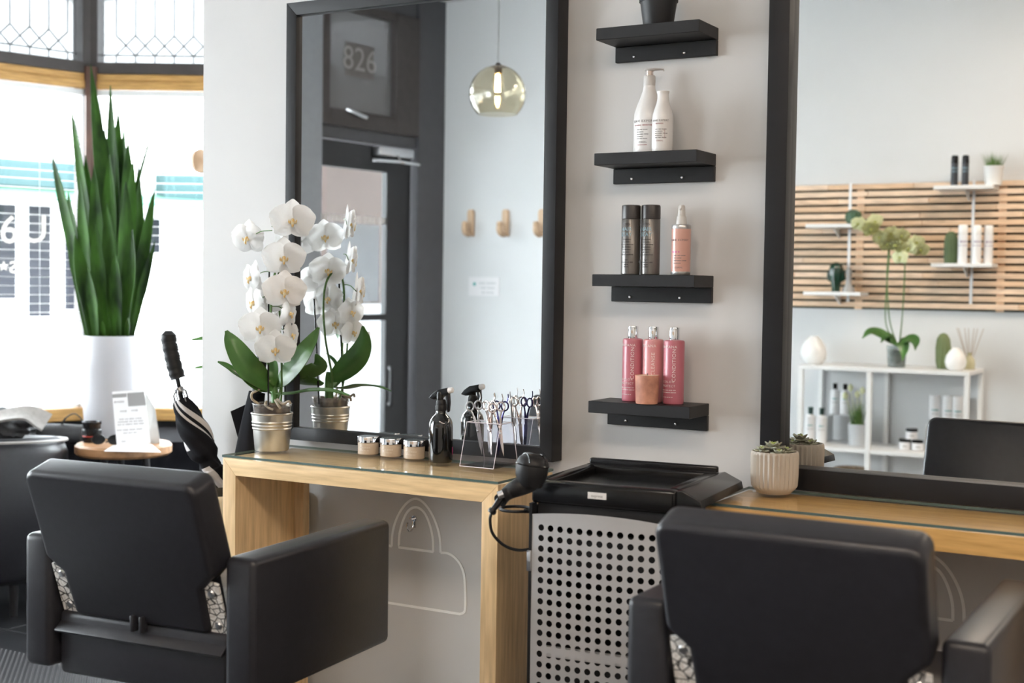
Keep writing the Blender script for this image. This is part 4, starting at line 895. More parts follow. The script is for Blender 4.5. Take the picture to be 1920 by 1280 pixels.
obj('canopy', bm, [M_UB, M_UG], t)
t = thing('umbrella', 'plain black furled umbrella leaning behind the orchid', 'umbrella', (0, 0, 0))
at_, ab_ = at_d(491, 672, 3.84), at_d(457, 838, 3.93); ax2 = (ab_-at_).normalized(); fl_ = V((scx-.01, scy+.03, .06)); ax2 = (fl_-at_).normalized(); f1 = ax2.cross(CR).normalized(); f2 = ax2.cross(f1)
bm = nb(); tube(bm, spline([at_-ax2*.012, at_, at_+ax2*.06, at_+ax2*.13], 4), [.008, .013, .016, .017, .0165, .016, .0155, .015, .0145, .014, .014, .013, .013], 14); obj('handle', bm, M_BLKMT, t)
bm = nb(); tube(bm, [at_+ax2*.12, fl_], .006, 8); obj('shaft', bm, M_BLKPL, t)
bm = nb(); rings = []; L = (fl_-at_).length
for i in range(25):
    u = i/24; r = .012+.024*sin(pi*min(1, .08+u*.95))**.6
    rings.append([bm.verts.new(at_+ax2*(.10+(L-.16)*u) + (f1*cos(a)*.55+f2*sin(a))*(r*(1+.13*cos(3*a+5*u)))) for a in [2*pi*k/30 for k in range(30)]])
for a, b in zip(rings, rings[1:]):
    for k in range(30): bm.faces.new((a[k], a[(k+1) % 30], b[(k+1) % 30], b[k]))
obj('canopy', bm, M_UB, t)
bm = nb(); pv = [at_d(432, 771, 3.93), at_d(463, 757, 3.93), at_d(470, 800, 3.93), at_d(452, 842, 3.93)]
a = [bm.verts.new(p) for p in pv]; b = [bm.verts.new(p+FW*.002) for p in pv]
bm.faces.new(a); bm.faces.new(b[::-1])
for k in range(4): bm.faces.new((a[k], b[k], b[(k+1) % 4], a[(k+1) % 4]))
obj('canopy_flap', bm, M_UB, t, smooth=0)

# black window bench filling the bay
bm = nb()
b_pts = [(-5.0, 1.50), (-5.20, .80), (-4.86, .70), (-3.40, 1.90), (-3.62, 2.31)]
lo = [bm.verts.new((x, y, 0)) for x, y in b_pts]; hi = [bm.verts.new((x, y, .575)) for x, y in b_pts]
bm.faces.new(lo); bm.faces.new(hi)
for k in range(5): bm.faces.new((lo[k], lo[(k+1) % 5], hi[(k+1) % 5], hi[k]))
tag(obj('window_bench', bm, mat('black_bench_fabric', (.012, .012, .015), .95, spec=.05, var=.1), smooth=0), 'black built-in bench filling the bay under the windows', 'bench')
# planter and snake plant
DPl = 5.9; pc_ = at_d(208, 826, DPl); PLx, PLy = pc_.x, pc_.y; k_ = DPl/CF
t = thing('tall_planter', 'tall white tapered planter holding the snake plant on the bench', 'planter', (PLx, PLy, .5755))
rt, rb_ = 58*k_, 46*k_; hp_ = at_d(208, 628, DPl).z-.5755
bm = nb(); lathe(bm, [(0, .002), (rb_-.004, .002), (rb_, .006), (rt*.97, hp_*.72), (rt, hp_-.006), (rt-.003, hp_), (rt-.012, hp_), (rt-.016, hp_-.04), (0, hp_-.04)], 48); obj('pot', bm, mat('planter_white', (.50, .50, .53), .3, var=.01), t)
bm = nb(); lathe(bm, [(0, hp_-.022), (rt-.0135, hp_-.025), (rt-.0155, hp_-.039), (0, hp_-.039)], 24); obj('soil', bm, M_SOIL, t)
sn = thing('snake_plant', 'tall dark green snake plant in the white planter by the bay window', 'plant', (0, 0, 0))
def sp_(px, py, d): return at_d(px, py, d)
def snake(bx, tx, ty, wpx, dd, bend=0., tw=0., mid=None):
    d0 = DPl+dd*.25; d1 = DPl+dd; base = sp_(bx, 640, d0); tip = sp_(tx, ty, d1)
    m = mid or ((bx*.62+tx*.38)+bend, 640*.5+ty*.5)
    sp = spline([base, sp_(m[0], m[1], (d0+d1)/2), tip], 7); n = len(sp)
    ws = [wpx*k_*.41*(.55+.6*(k/(n-1))**.8 if k/(n-1) < .5 else (1.0*max(.02, 1-((k/(n-1)-.5)/.5)**2.2))) for k in range(n)]
    nr = (-FW + CR*tw); bm = nb(); blade(bm, sp, ws, nr, .28, .002, 3); obj('leaf', bm, M_GREEN2, sn)
for a in ((196, 170, 120, 34, -.02, 8), (214, 207, 160, 38, .02, 4), (186, 133, 198, 30, .03, 0), (202, 180, 255, 26, .06, 4), (176, 97, 287, 36, -.05, -6), (232, 293, 215, 9, .05, -14), (238, 268, 256, 8, .09, -4), (240, 290, 352, 28, -.03, 6), (244, 291, 450, 20, -.06, 4),
          (222, 240, 262, 40, .0, 8), (228, 232, 232, 30, .07, 6), (210, 222, 205, 40, .05, 2), (192, 160, 290, 34, .08, -6), (184, 150, 330, 36, -.08, -8), (200, 196, 240, 36, .0, 0), (218, 250, 300, 36, -.06, 6), (170, 128, 360, 36, .02, -8), (236, 262, 330, 32, .04, 8), (206, 205, 290, 40, -.09, 0),
          (188, 176, 310, 36, -.10, 0), (226, 236, 340, 38, -.10, 4), (176, 140, 440, 34, -.09, -4), (242, 278, 395, 30, .03, 4), (214, 200, 380, 36, -.11, 0), (198, 178, 415, 34, -.12, -4), (230, 248, 430, 34, -.12, 4), (182, 165, 500, 30, -.12, 0), (222, 216, 470, 32, -.125, 0)):
    snake(a[0], a[1], a[2], a[3], a[4], a[5], random.uniform(-.7, .7))
for bx, tx, ty in ((195, 192, 600), (205, 203, 590), (238, 240, 595)):
    snake(bx, tx, ty, 12, -.11)
# stool table with leaflets, lens and sunglasses
st_c = at_d(232, 830, 5.35); stz = st_c.z
M_STOOL = mat('stool_wood', (.50, .27, .13), .45, var=.15, nscale=5, stretch=(1, 8, 8), col2=(.38, .19, .08))
t = thing('side_table', 'round wooden topped side table in front of the planter', 'side table', (st_c.x, st_c.y, 0)); rs = 88*5.35/CF
bm = nb(); lathe(bm, [(0, stz-.045), (rs-.012, stz-.045), (rs, stz-.035), (rs, stz-.008), (rs-.008, stz), (0, stz)], 48); obj('table_top', bm, M_STOOL, t)
for k in range(3):
    a = 2*pi*k/3+.4; bm = nb(); tube(bm, [(.09*cos(a), .09*sin(a), stz-.045), (.15*cos(a), .15*sin(a), .0)], [.014, .011], 10); obj('leg', bm, M_BLKMT, t)
M_PAPER = mat('white_paper', (.80, .79, .80), .6, var=.01)
ls = at_d(246, 838, 5.25); lx = V((CR.x, CR.y, 0)).normalized(); ly = V((FW.x, FW.y, 0)).normalized(); kk = 5.25/CF
def lf(px, py, off=0.): return at_d(px, py, 5.25) + ly*off
t = thing('leaflet_stand', 'white printed leaflet standing in a clear holder on the side table', 'leaflet', (0, 0, 0))
fbl, fbr, ftr, ftl = lf(219, 842), lf(282, 838), lf(264, 739, .05), lf(203, 744, .05)
def quad(a, b, c, d, th=.0012):
    n = (b-a).cross(d-a).normalized()*th; bm = nb(); A = [bm.verts.new(p) for p in (a, b, c, d)]; B = [bm.verts.new(p+n) for p in (a, b, c, d)]
    bm.faces.new(A); bm.faces.new(B[::-1])
    for k in range(4): bm.faces.new((A[k], B[k], B[(k+1) % 4], A[(k+1) % 4]))
    return bm
sheet_o = obj('sheet', quad(fbl, fbr, ftr, ftl), M_PAPER, t, smooth=0)
def uvp(u, v, off=-.0018): 
    a = fbl.lerp(fbr, u); b = ftl.lerp(ftr, u); n = (fbr-fbl).cross(ftl-fbl).normalized(); p = a.lerp(b, v); return p + n*(.0018 if n.dot(FW) < 0 else -.0018)
M_GP = mat('grey_print', (.30, .29, .29), .6); M_GP2 = mat('mid_grey_print', (.46, .44, .45), .6)
obj('print_block', quad(uvp(.0, .88), uvp(.44, .88), uvp(.44, .95), uvp(.0, .95), .0004), M_GP, sheet_o, smooth=0)
obj('print_block', quad(uvp(.46, .70), uvp(1, .70), uvp(1, .95), uvp(.46, .95), .0004), M_GP, sheet_o, smooth=0)
tex = (fbr-fbl).normalized(); tez = (ftl-fbl).normalized(); tez = (tez-tex*tez.dot(tex)).normalized()
for s, u, v, sz_ in (((6,), .22, .80, .012), ((4,), .73, .84, .013), ((8,), .73, .76, .010), ((4,), .32, .62, .012), ((4,), .66, .62, .012), ((4, 3, 4, 5), .5, .47, .0085), ((8, 3, 3, 4), .5, .42, .0085), ((3, 2, 5, 4, 4), .5, .37, .0085), ((4, 4, 5, 5), .45, .27, .0085), ((4, 4, 3), .45, .21, .0075), ((3,), .24, .06, .010)):
    text_flat(sheet_o, s, sz_*1.15, uvp(u, v), tex, tez, M_GP2, ext=.0002)
obj('holder_back', quad(lf(262, 846, .10), lf(288, 846, .10), lf(283, 775, .06), lf(264, 740, .06)), mat('holder_grey', (.45, .46, .45), .3), t, smooth=0)
lz = stz
t2 = obj('leaflet_sheet', quad(on_z(195, 846, lz+.001), on_z(302, 848, lz+.001), on_z(284, 833, lz+.001), on_z(212, 835, lz+.001), .0015), M_PAPER, smooth=0); tag(t2, 'loose white sheet lying under the leaflet on the side table', 'paper')
dz_ = lz+.003-min(fbl.z, fbr.z); t.location = (0, 0, dz_)
P = at_d(167, 838, 5.50); t = thing('camera_lens', 'black camera lens standing beside the planter', 'lens', (P.x, P.y, .5757 if False else stz+.0005))
t.location = (at_d(172, 838, 5.36).x, at_d(172, 838, 5.36).y, stz+.0008)
bm = nb(); lathe(bm, [(0, 0), (.033, 0), (.035, .004), (.035, .03), (.037, .032), (.037, .05), (.035, .052), (.035, .068), (.038, .072), (.038, .083), (.033, .083), (.03, .07), (0, .07)], 28); obj('barrel', bm, M_BLKPL, t)
bm = nb()
for k in range(28): a = 2*pi*k/28; box(bm, -.001, .001, -.0015, .0015, .033, .049, M=Matrix.Translation((.0375*cos(a), .0375*sin(a), 0)) @ Matrix.Rotation(a, 4, 'Z'))
obj('grip_ring', bm, M_BLKMT, t); bm = nb(); lathe(bm, [(.0352, .022), (.0356, .023), (.0356, .026), (.0352, .027)], 28); obj('red_ring', bm, mat('red_ring', (.35, .03, .02), .4), t)
P = at_d(200, 838, 5.27); t = thing('sunglasses', 'dark sunglasses folded beside the leaflet on the side table', 'sunglasses', (P.x, P.y, stz+.001), R(28))
bm = nb()
for s in (-1, 1): lathe(bm, [(0, 0), (.026, .0), (.028, .003), (.026, .006), (0, .004)], 20, M=Matrix.Translation((s*.032, 0, .020)) @ Matrix.Rotation(R(70), 4, 'X') @ Matrix.Scale(.75, 4, V((0, 1, 0))))
tube(bm, [(-.01, 0, .024), (.01, 0, .024)], .002, 6); obj('lenses', bm, M_BLKPL, t)
bm = nb()
for s in (-1, 1): tube(bm, spline([(s*.058, 0, .026), (s*.055, .03, .02), (-s*.02, .045, .004)], 4), .0022, 6)
obj('temples', bm, M_BLKMT, t)
# bags and camera on the bench
M_BAG = mat('black_nylon', (.02, .02, .022), .6, var=.2, nscale=50, bump=.3, bscale=120)
P = at_d(118, 850, 5.72)
t = thing('camera_bag', 'soft black roll bag lying on the bench beside the lens', 'bag', (P.x, P.y, .5765), R(18))
bm = nb(); lathe(bm, [(0, -.11), (.03, -.11), (.042, -.10), (.044, 0), (.042, .10), (.03, .11), (0, .11)], 24, M=Matrix.Translation((0, 0, .045)) @ Matrix.Rotation(R(90), 4, 'Y')); obj('body', bm, M_BAG, t)
bm = nb(); tube(bm, spline([(.00, -.01, .088), (.03, -.02, .12), (.07, -.02, .135), (.105, -.02, .10), (.10, -.03, .05)], 6), .006, 8, flat=.4); obj('strap', bm, M_BAG, t)
P = at_d(4, 838, 5.75)
t = thing('bundled_jacket', 'black jacket with pale grey scarf bundled on the bench at the picture edge', 'jacket', (P.x, P.y, .5765), R(20))
bm = nb(); bmesh.ops.create_icosphere(bm, subdivisions=4, radius=1)
for v in bm.verts:
    c = v.co.copy(); k = 1+.10*sin(5*c.x+3*c.z)+.07*sin(9*c.y+4*c.x)+.04*sin(15*c.z+11*c.x); v.co = V((c.x*.15*k, c.y*.12*k, max(0, .07+.075*c.z*k)))
obj('jacket', bm, M_BAG, t)
bm = nb(); sp = spline([(-.13, -.10, .05), (-.03, -.13, .09), (.06, -.10, .12), (.15, -.06, .13), (.22, -.03, .09)], 6); n = len(sp); blade(bm, sp, [.02+.03*(k/n) for k in range(n)], V((0, -.6, .8)), .25, .006, 4); obj('scarf', bm, mat('pale_grey_knit', (.50, .48, .46), .8, var=.1, nscale=60, bump=.3), t)
# tub armchair
rc = at_d(112, 862, 5.2); cx_, cy_ = rc.x-.285, rc.y-.16
t = thing('tub_armchair', 'rounded black leather tub armchair at the left behind the salon chair', 'armchair', (cx_, cy_, 0), R(40))
bm = nb(); ro, ri = .335, .255; rings = []
for k in range(33):
    a = R(-62+304*k/32) ; 
    top = .69 - .05*abs(sin((a-R(90))/2))**2
    prof_ = [(ro-.03, .14), (ro, .17), (ro+.006, top-.06), (ro-.01, top-.015), ((ro+ri)/2, top), (ri+.012, top-.02), (ri, top-.06), (ri, .30), (ri, .14)]
    rings.append([bm.verts.new((r*cos(a+R(180)), r*sin(a+R(180)), z)) for r, z in prof_])
for a, b in zip(rings, rings[1:]):
    for k in range(9): bm.faces.new((a[k], a[(k+1) % 9], b[(k+1) % 9], b[k]))
bm.faces.new(rings[0]); bm.faces.new(rings[-1][::-1]); obj('tub_back', bm, M_LEATHER, t, smooth=60)
bm = nb(); tube(bm, [((ro+.002)*cos(R(118+304*k/32)), (ro+.002)*sin(R(118+304*k/32)), .69-.05*abs(sin((R(-62+304*k/32)-R(90))/2))**2-.012) for k in range(33)], .006, 6); o = obj('piping', bm, mat('pale_piping', (.42, .40, .38), .4), t)
bm = nb(); lathe(bm, [(0, .18), (ri-.01, .18), (ri-.004, .2), (ri-.004, .38), (ri-.03, .41), (0, .42)], 32); obj('seat', bm, M_LEATHER, t)
bm = nb()
for k in range(14): a = R(-40+260*k/13+180); tube(bm, [((ri-.002)*cos(a), (ri-.002)*sin(a), .40), ((ri-.002)*cos(a), (ri-.002)*sin(a), .59)], [.014, .016], 8)
obj('tufted_lining', bm, M_LEATHER, t)
for k in range(4): a = R(45+90*k); bm = nb(); tube(bm, [(.24*cos(a), .24*sin(a), .0), (.24*cos(a), .24*sin(a), .16)], [.014, .02], 10); obj('leg', bm, M_BLKMT, t)
# plant peeping round the wall end
P = at_d(392, 840, 4.95)
t = thing('potted_plant', 'small leafy plant half hidden behind the end of the wall', 'plant', (P.x, P.y, .5755 if False else 0)); t.location = (-3.13, .62, 0)
bm = nb(); lathe(bm, [(0, 0), (.08, 0), (.10, .22), (.092, .22), (.07, .02), (0, .19)], 24); obj('pot', bm, M_BLKMT, t)
bm = nb(); tube(bm, [(0, 0, .15), (.02, 0, .6), (0, 0, 1.05)], .008, 8); obj('stem', bm, M_STEM, t)
for (px, py, L) in ((359, 637, .12), (365, 690, .10)):
    tipp = at_d(px, py, 4.72)-V(t.location); b0 = V((0.01, 0, tipp.z-.02)); sp = [b0.lerp(tipp, k/8)+V((0, 0, .02*sin(pi*k/8))) for k in range(9)]
    bm = nb(); blade(bm, sp, [.034*max(.05, sin(pi*min(.97, .05+k/8))) for k in range(9)], -FW+V((0, 0, .5)), .2, .001, 3); obj('leaf', bm, M_LEAF, t)
for k in range(6):
    a = k*1.05; z = .55+.09*k; sp = [V((.01, 0, z))+V((.18*q_/8*cos(a), .18*q_/8*sin(a), .05*sin(pi*q_/8))) for q_ in range(9)]
    if sp[-1].x < -.05: continue
    bm = nb(); blade(bm, sp, [.03*max(.05, sin(pi*min(.97, .05+k2/8))) for k2 in range(9)], V((0, 0, 1)), .2, .001, 3); obj('leaf', bm, M_LEAF, t)
# anti-fatigue mat
bm = nb(); box(bm, -4.45, -2.9, -1.7, .02, .0005, .010, bev=.004, seg=1); t = thing('floor_mat', 'black textured anti-fatigue mat under the left salon chair', 'mat', (0, 0, 0)); obj('sheet', bm, M_RUBBER, t, smooth=0)
bm = nb(); sp_m = .022; i = 0; y = -1.68
while y < .01:
    x = -4.40+(i % 2)*sp_m/2
    while x < -2.92:
        vs = [bm.verts.new((x+dx, y+dy, .0102)) for dx, dy in ((-.006, 0), (0, -.0045), (.006, 0), (0, .0045))]; tp = bm.verts.new((x, y, .0135))
        for k in range(4): bm.faces.new((vs[k], vs[(k+1) % 4], tp))
        x += sp_m
    y += sp_m*.5; i += 1
o = obj('studs', bm, M_STUD, t, smooth=0); o['kind'] = 'stuff'

# =================================================================== OPPOSITE SIDE OF THE ROOM (seen in the mirrors)
# pendant lamp
c_ = m1(at_d(933, 176, 5.8)); LR = 53.5*5.8/CF
t = thing('pendant_lamp', 'amber glass globe pendant lamp with a lit filament bulb', 'lamp', (c_.x, c_.y, c_.z))
bm = nb(); pr = [(LR*sin(a), LR*cos(a)) for a in [R(q_) for q_ in range(16, 142, 6)]]
lathe(bm, pr, 40); obj('glass_globe', bm, clear('amber_glass', (.955, .93, .86), .10, .02), t)
bm = nb(); lathe(bm, [(r*.985, z) for r, z in pr[::-1]], 40); obj('inner_glass', bm, clear('amber_glass'), t)
bm = nb(); lathe(bm, [(0, LR*1.08), (.008, LR*1.08), (.012, LR*1.02), (.034, LR*.95), (.036, LR*.93), (.018, LR*.90), (.018, LR*.70), (0, LR*.70)], 24); obj('socket', bm, mat('bronze', (.07, .05, .035), .4, .7), t)
bm = nb(); tube(bm, [(0, 0, LR*1.05), (0, 0, ZC-c_.z)], .0035, 8); obj('cord', bm, mat('grey_cord', (.25, .26, .26), .6), t)
bm = nb(); lathe(bm, [(0, ZC-c_.z), (.05, ZC-c_.z), (.05, ZC-c_.z-.02), (0, ZC-c_.z-.025)], 24); obj('ceiling_rose', bm, mat('bronze', (.07, .05, .035)), t)
bm = nb(); lathe(bm, [(0, .085), (.012, .085), (.015, .07), (.024, .04), (.026, .01), (.02, -.015), (.008, -.026), (0, -.027)], 22); bl = obj('bulb', bm, clear('bulb_glass', (1, .95, .85), .08), t); bl.location = (0, 0, .022)
M_FIL = bpy.data.materials.new('filament'); M_FIL.use_nodes = True; b_ = M_FIL.node_tree.nodes['Principled BSDF']; b_.inputs['Emission Color'].default_value = (1, .72, .32, 1); b_.inputs['Emission Strength'].default_value = 7
bm = nb()
for k in range(5): a = 2*pi*k/5; tube(bm, [(.005*cos(a), .005*sin(a), .06), (.0095*cos(a), .0095*sin(a), .02), (.0095*cos(a+.6), .0095*sin(a+.6), -.012)], .003, 5)
obj('filament', bm, M_FIL, bl)
# wall hooks and a small notice
YV = 2*YM1-YF
for i, (px, py, lab) in enumerate(((885, 418, 'wooden coat hook nearest the grey door surround in the mirror'), (950, 418, 'wooden coat hook between the other two, under the pendant lamp'), (1018, 418, 'wooden coat hook half hidden by the mirror frame'))):
    P = m1(on_y(px, py, YV)); t = thing('wall_hook', lab, 'hook', (P.x, YF, P.z), 0, 'wooden hooks on the front wall')
    bm = nb(); prism(bm, [(-.022, .0), (-.022, .07), (-.012, .085), (.012, .085), (.022, .07), (.022, -.085), (-.022, -.085)], .0005, .028, bev=.006); obj('back_plate', bm, M_PEG, t)
    bm = nb(); tube(bm, spline([(0, .015, -.065), (0, .05, -.075), (0, .085, -.055), (0, .09, -.02)], 5), [.017]*8+[.02]*8, 12); lathe(bm, [(0, -.02), (.014, -.015), (.02, 0), (.014, .015), (0, .02)], 14, (0, .09, -.01)); obj('peg', bm, M_PEG, t)
a, b = m1(on_y(880, 519, YV)), m1(on_y(936, 555, YV))
t = thing('notice_card', 'small white notice with a teal dot on the wall under the hooks', 'sign', ((a.x+b.x)/2, YF, (a.z+b.z)/2)); hw, hh = abs(b.x-a.x)/2, abs(a.z-b.z)/2
bm = nb(); box(bm, -hw, hw, .0005, .006, -hh, hh, bev=.001); card = obj('card', bm, M_PAPER, t, smooth=0)
bm = nb(); lathe(bm, [(0, 0), (.012, 0), (.012, .0006), (0, .0006)], 16, M=Matrix.Translation((-hw*.62, .006, hh*.25)) @ Matrix.Rotation(R(-90), 4, 'X')); obj('teal_dot', bm, mat('teal_ink', (.1, .4, .38), .5), card)
for k, s in enumerate(((6, 4), (5, 4), (5, 3))): text_flat(card, s, .022, (hw*.2, .0062, hh*.35-k*.03), (-1, 0, 0), (0, 0, 1), mat('light_grey_ink', (.55, .56, .57), .6))

# slatted wall
YV2 = 2*YM2-YF
def fv(px, py, off=0.): return m2(on_y(px, py, YV2-off))
zt_, zb_ = fv(1500, 349).z, fv(1500, 577).z
sw = thing('slatted_panel', 'pine slatted wall panel on the front wall seen in the right mirror', 'wall panel', (0, YF, 0))
NSL = 17; pit = (zt_-zb_)/NSL
M_S = [mat('pine_slat_%s' % k, c, .5, var=.12, nscale=6, stretch=(1.5, 10, 10), col2=tuple(q_*.86 for q_ in c)) for k, c in (('honey', (.82, .58, .39)), ('pale', (.86, .64, .46)), ('amber', (.78, .53, .34)))]
for k in range(NSL):
    z1 = zt_-k*pit; x = -3.1; rnd = random.Random(k)
    while x < -.35:
        L = rnd.uniform(.45, .95); x2 = min(x+L, -.35)
        bm = nb(); box(bm, x+.001, x2-.001, .016, .036, z1-pit*.70, z1, bev=.0015, seg=1); obj('slat', bm, M_S[rnd.randrange(3)], sw, smooth=0); x = x2
bm = nb(); box(bm, -3.1, -.35, .0003, .006, zb_, zt_); o = obj('gap_shade_board', bm, mat('gap_shade_green', (.045, .05, .038), .8, var=.1), sw, smooth=0)  # dark board added, shade between the slats put into its colour
for x in (-2.8, -2.05, -1.30, -.6):
    bm = nb(); box(bm, x-.02, x+.02, .0062, .0158, zb_, zt_); obj('batten', bm, M_S[2], sw, smooth=0)
for px in (1596, 1826):
    x = fv(px, 450).x; bm = nb(); box(bm, x-.008, x+.008, .0362, .0395, zb_+.04, zt_+.01, bev=.001); o = obj('shelf_rail', bm, M_WHITEP, sw, smooth=0); o['label'] = 'white vertical shelf rail'
M_WS = mat('white_shelf_enamel', (.80, .80, .79), .35, var=.01)
def wshelf(xa, xb, py, label):
    d = .17; a, b = fv(xa, py, d+.04), fv(xb, py, d+.04); zz = a.z
    t = thing('white_shelf', label, 'shelf', ((a.x+b.x)/2, YF, zz), 0, 'white shelves on the slatted panel'); hw = (b.x-a.x)/2
    bm = nb(); box(bm, -hw, hw, .0405, .04+d, -.020, 0, bev=.002, seg=1); obj('board', bm, M_WS, t, smooth=0)
    bm = nb(); prism(bm, [(.0405, -.021), (.15, -.021), (.0405, -.07)], -.004, .004, M=Matrix(((0, 1, 0, 0), (1, 0, 0, 0), (0, 0, 1, 0), (0, 0, 0, 1)))); obj('bracket', bm, M_WS, t, smooth=0)
    return zz
zA = wshelf(1510, 1605, 420, 'white shelf under the round green cactus in the mirror'); zB = wshelf(1506, 1613, 546, 'lowest white shelf holding the dark green glass cactus')
zC = wshelf(1750, 1862, 348, 'highest white shelf holding two black cans and a grass pot'); zD = wshelf(1745, 1860, 493, 'white shelf holding three white bottles and a cactus ornament')
M_CACT = mat('cactus_green', (.05, .12, .065), .45, var=.15, nscale=20); M_CACT2 = mat('moss_green_ceramic', (.16, .21, .09), .5, var=.1)
def ribbed(bm, prof, ribs, amp, seg=48):
    rings = [[bm.verts.new((r*(1+amp*cos(ribs*2*pi*k/seg))*cos(2*pi*k/seg), r*(1+amp*cos(ribs*2*pi*k/seg))*sin(2*pi*k/seg), z)) for k in range(seg)] for r, z in prof]
    for a, b in zip(rings, rings[1:]):
        for k in range(seg): bm.faces.new((a[k], a[(k+1) % seg], b[(k+1) % seg], b[k]))
    bm.faces.new(rings[0][::-1]); bm.faces.new(rings[-1])
def onshelf(px, z, off=.13): P = fv(px, 500, off); return (P.x, P.y, z+.0003)
def kf(px, off=.13): return (fv(px+10, 500, off)-fv(px, 500, off)).length/10*.955
t = thing('round_cactus', 'round dark green cactus ornament alone on the white shelf', 'ornament', onshelf(1598, zA)); r = 16*kf(1598)
bm = nb(); ribbed(bm, [(r*.35, 0), (r*.8, r*.2), (r, r*.8), (r*.85, r*1.45), (r*.4, r*1.75), (r*.1, r*1.8)], 12, .05, 60); obj('body', bm, M_CACT, t)
bm = nb()
for k in range(12):
    for el in (.3, .8, 1.2): a = 2*pi*k/12; lathe(bm, [(0, -.003), (.003, 0), (0, .003)], 5, (r*1.04*cos(a)*sin(pi-el*1.6)*1.0, r*1.04*sin(a)*sin(pi-el*1.6), r*.85-r*.9*cos(el*1.6)))
o = obj('spines', bm, M_CACT2, t); o['kind'] = 'stuff'
t = thing('glass_cactus', 'tall dark green glass cactus vase on the lowest white shelf', 'ornament', onshelf(1568, zB)); k1 = kf(1568); r = 14*k1
bm = nb(); ribbed(bm, [(r*.55, 0), (r*.6, 10*k1), (r*.9, 30*k1), (r, 42*k1), (r*.8, 52*k1), (r*.3, 57*k1)], 8, .06); obj('body', bm, mat('dark_green_glass', (.012, .05, .03), .12, coat=.6), t)
bm = nb()
for s in (-1, 1): tube(bm, spline([(s*r*.7, 0, 22*k1), (s*r*1.05, 0, 26*k1), (s*r*1.0, 0, 38*k1)], 4), r*.25, 8)
obj('arms', bm, mat('dark_green_glass', (.012, .05, .03)), t)
t = thing('figurine', 'small grey figurine beside the dark green glass cactus', 'ornament', onshelf(1592, zB)); k1 = kf(1592)
bm = nb(); lathe(bm, [(0, 0), (12*k1, 0), (12*k1, 6*k1), (6*k1, 14*k1), (5*k1, 30*k1), (6.5*k1, 38*k1), (4*k1, 46*k1), (0, 47*k1)], 20); obj('body', bm, mat('grey_stone', (.42, .41, .40), .6, var=.1), t)
for px, lab in ((1785, 'black spray can on the highest white shelf, further from the grass'), (1805, 'black spray can on the highest white shelf, nearer the grass pot')):
    k1 = kf(px); t = thing('black_can', lab, 'spray can', onshelf(px, zC), 0, 'black cans on the highest white shelf')
    bm = nb(); lathe(bm, [(0, 0), (7*k1, 0), (7*k1, 46*k1), (0, 46*k1)], 24); obj('can', bm, mat('charcoal_can', (.05, .055, .065), .35, .4), t)
    bm = nb(); lathe(bm, [(7.0*k1, 46*k1), (7.1*k1, 47*k1), (6.8*k1, 60*k1), (5*k1, 62*k1), (0, 62*k1)], 24); obj('cap', bm, M_BLKPL, t)
    text_on_cyl(t, 'HAIR', .016, 7*k1, 36*k1, R(80), mat('pale_blue_print', (.27, .42, .50))); text_on_cyl(t, 'STAY', .016, 7*k1, 29*k1, R(80), mat('pale_blue_print', (.27, .42, .50)))
k1 = kf(1858); t = thing('grass_pot', 'white pot of short green grass on the highest white shelf', 'plant', onshelf(1858, zC))
bm = nb(); lathe(bm, [(0, 0), (16*k1, 0), (20*k1, 36*k1), (21*k1, 37*k1), (21*k1, 39*k1), (18*k1, 39*k1), (16*k1, 30*k1), (0, 30*k1)], 32); obj('pot', bm, M_WHITEC, t)
bm = nb()
for k in range(170):
    a, rr = random.random()*6.283, random.random()**.5*14*k1; L = random.uniform(24, 40)*k1; lean = random.uniform(.1, .6)
    b0 = V((rr*cos(a), rr*sin(a), 30*k1)); tp = b0+V((cos(a)*lean*L, sin(a)*lean*L, L)); sd = V((-sin(a), cos(a), 0))*.0022
    vs = [bm.verts.new(p) for p in (b0-sd, b0+sd, tp)]; bm.faces.new(vs)
o = obj('grass_blades', bm, mat('bright_grass', (.10, .20, .04), .6, var=.2), t); o['kind'] = 'stuff'
k1 = kf(1782); t = thing('tall_cactus_ornament', 'tall ribbed green cactus ornament beside the white bottles', 'ornament', onshelf(1782, zD)); r = 13*k1
bm = nb(); ribbed(bm, [(r*.9, 0), (r, 15*k1), (r, 45*k1), (r*.8, 58*k1), (r*.35, 64*k1)], 14, .06, 56); obj('body', bm, mat('sage_green_ceramic', (.10, .155, .07), .5, var=.1), t)
for px, off, lab in ((1804, .16, 'white bottle on the white shelf, next to the cactus ornament'), (1830, .16, 'white bottle in the middle of three on the white shelf'), (1852, .12, 'white bottle at the far end of the three on the white shelf')):
    k1 = kf(px, off); t = thing('white_bottle', lab, 'bottle', onshelf(px, zD, off), 0, 'white bottles on the slatted wall')
    bm = nb(); lathe(bm, [(0, 0), (9.5*k1, 0), (9.5*k1, 58*k1), (0, 58*k1)], 26); obj('can', bm, M_WHITEP, t)
    bm = nb(); lathe(bm, [(9.2*k1, 58*k1), (9.6*k1, 59*k1), (9.4*k1, 76*k1), (8*k1, 78*k1), (0, 78*k1)], 26); obj('cap', bm, M_WHITEC, t)
    text_on_cyl(t, (4,), .02, 9.5*k1, 44*k1, R(80), mat('lilac_print', (.42, .36, .48), .5)); text_on_cyl(t, (6, 4), .009, 9.5*k1, 36*k1, R(80), mat('lilac_print', (.42, .36, .48)))

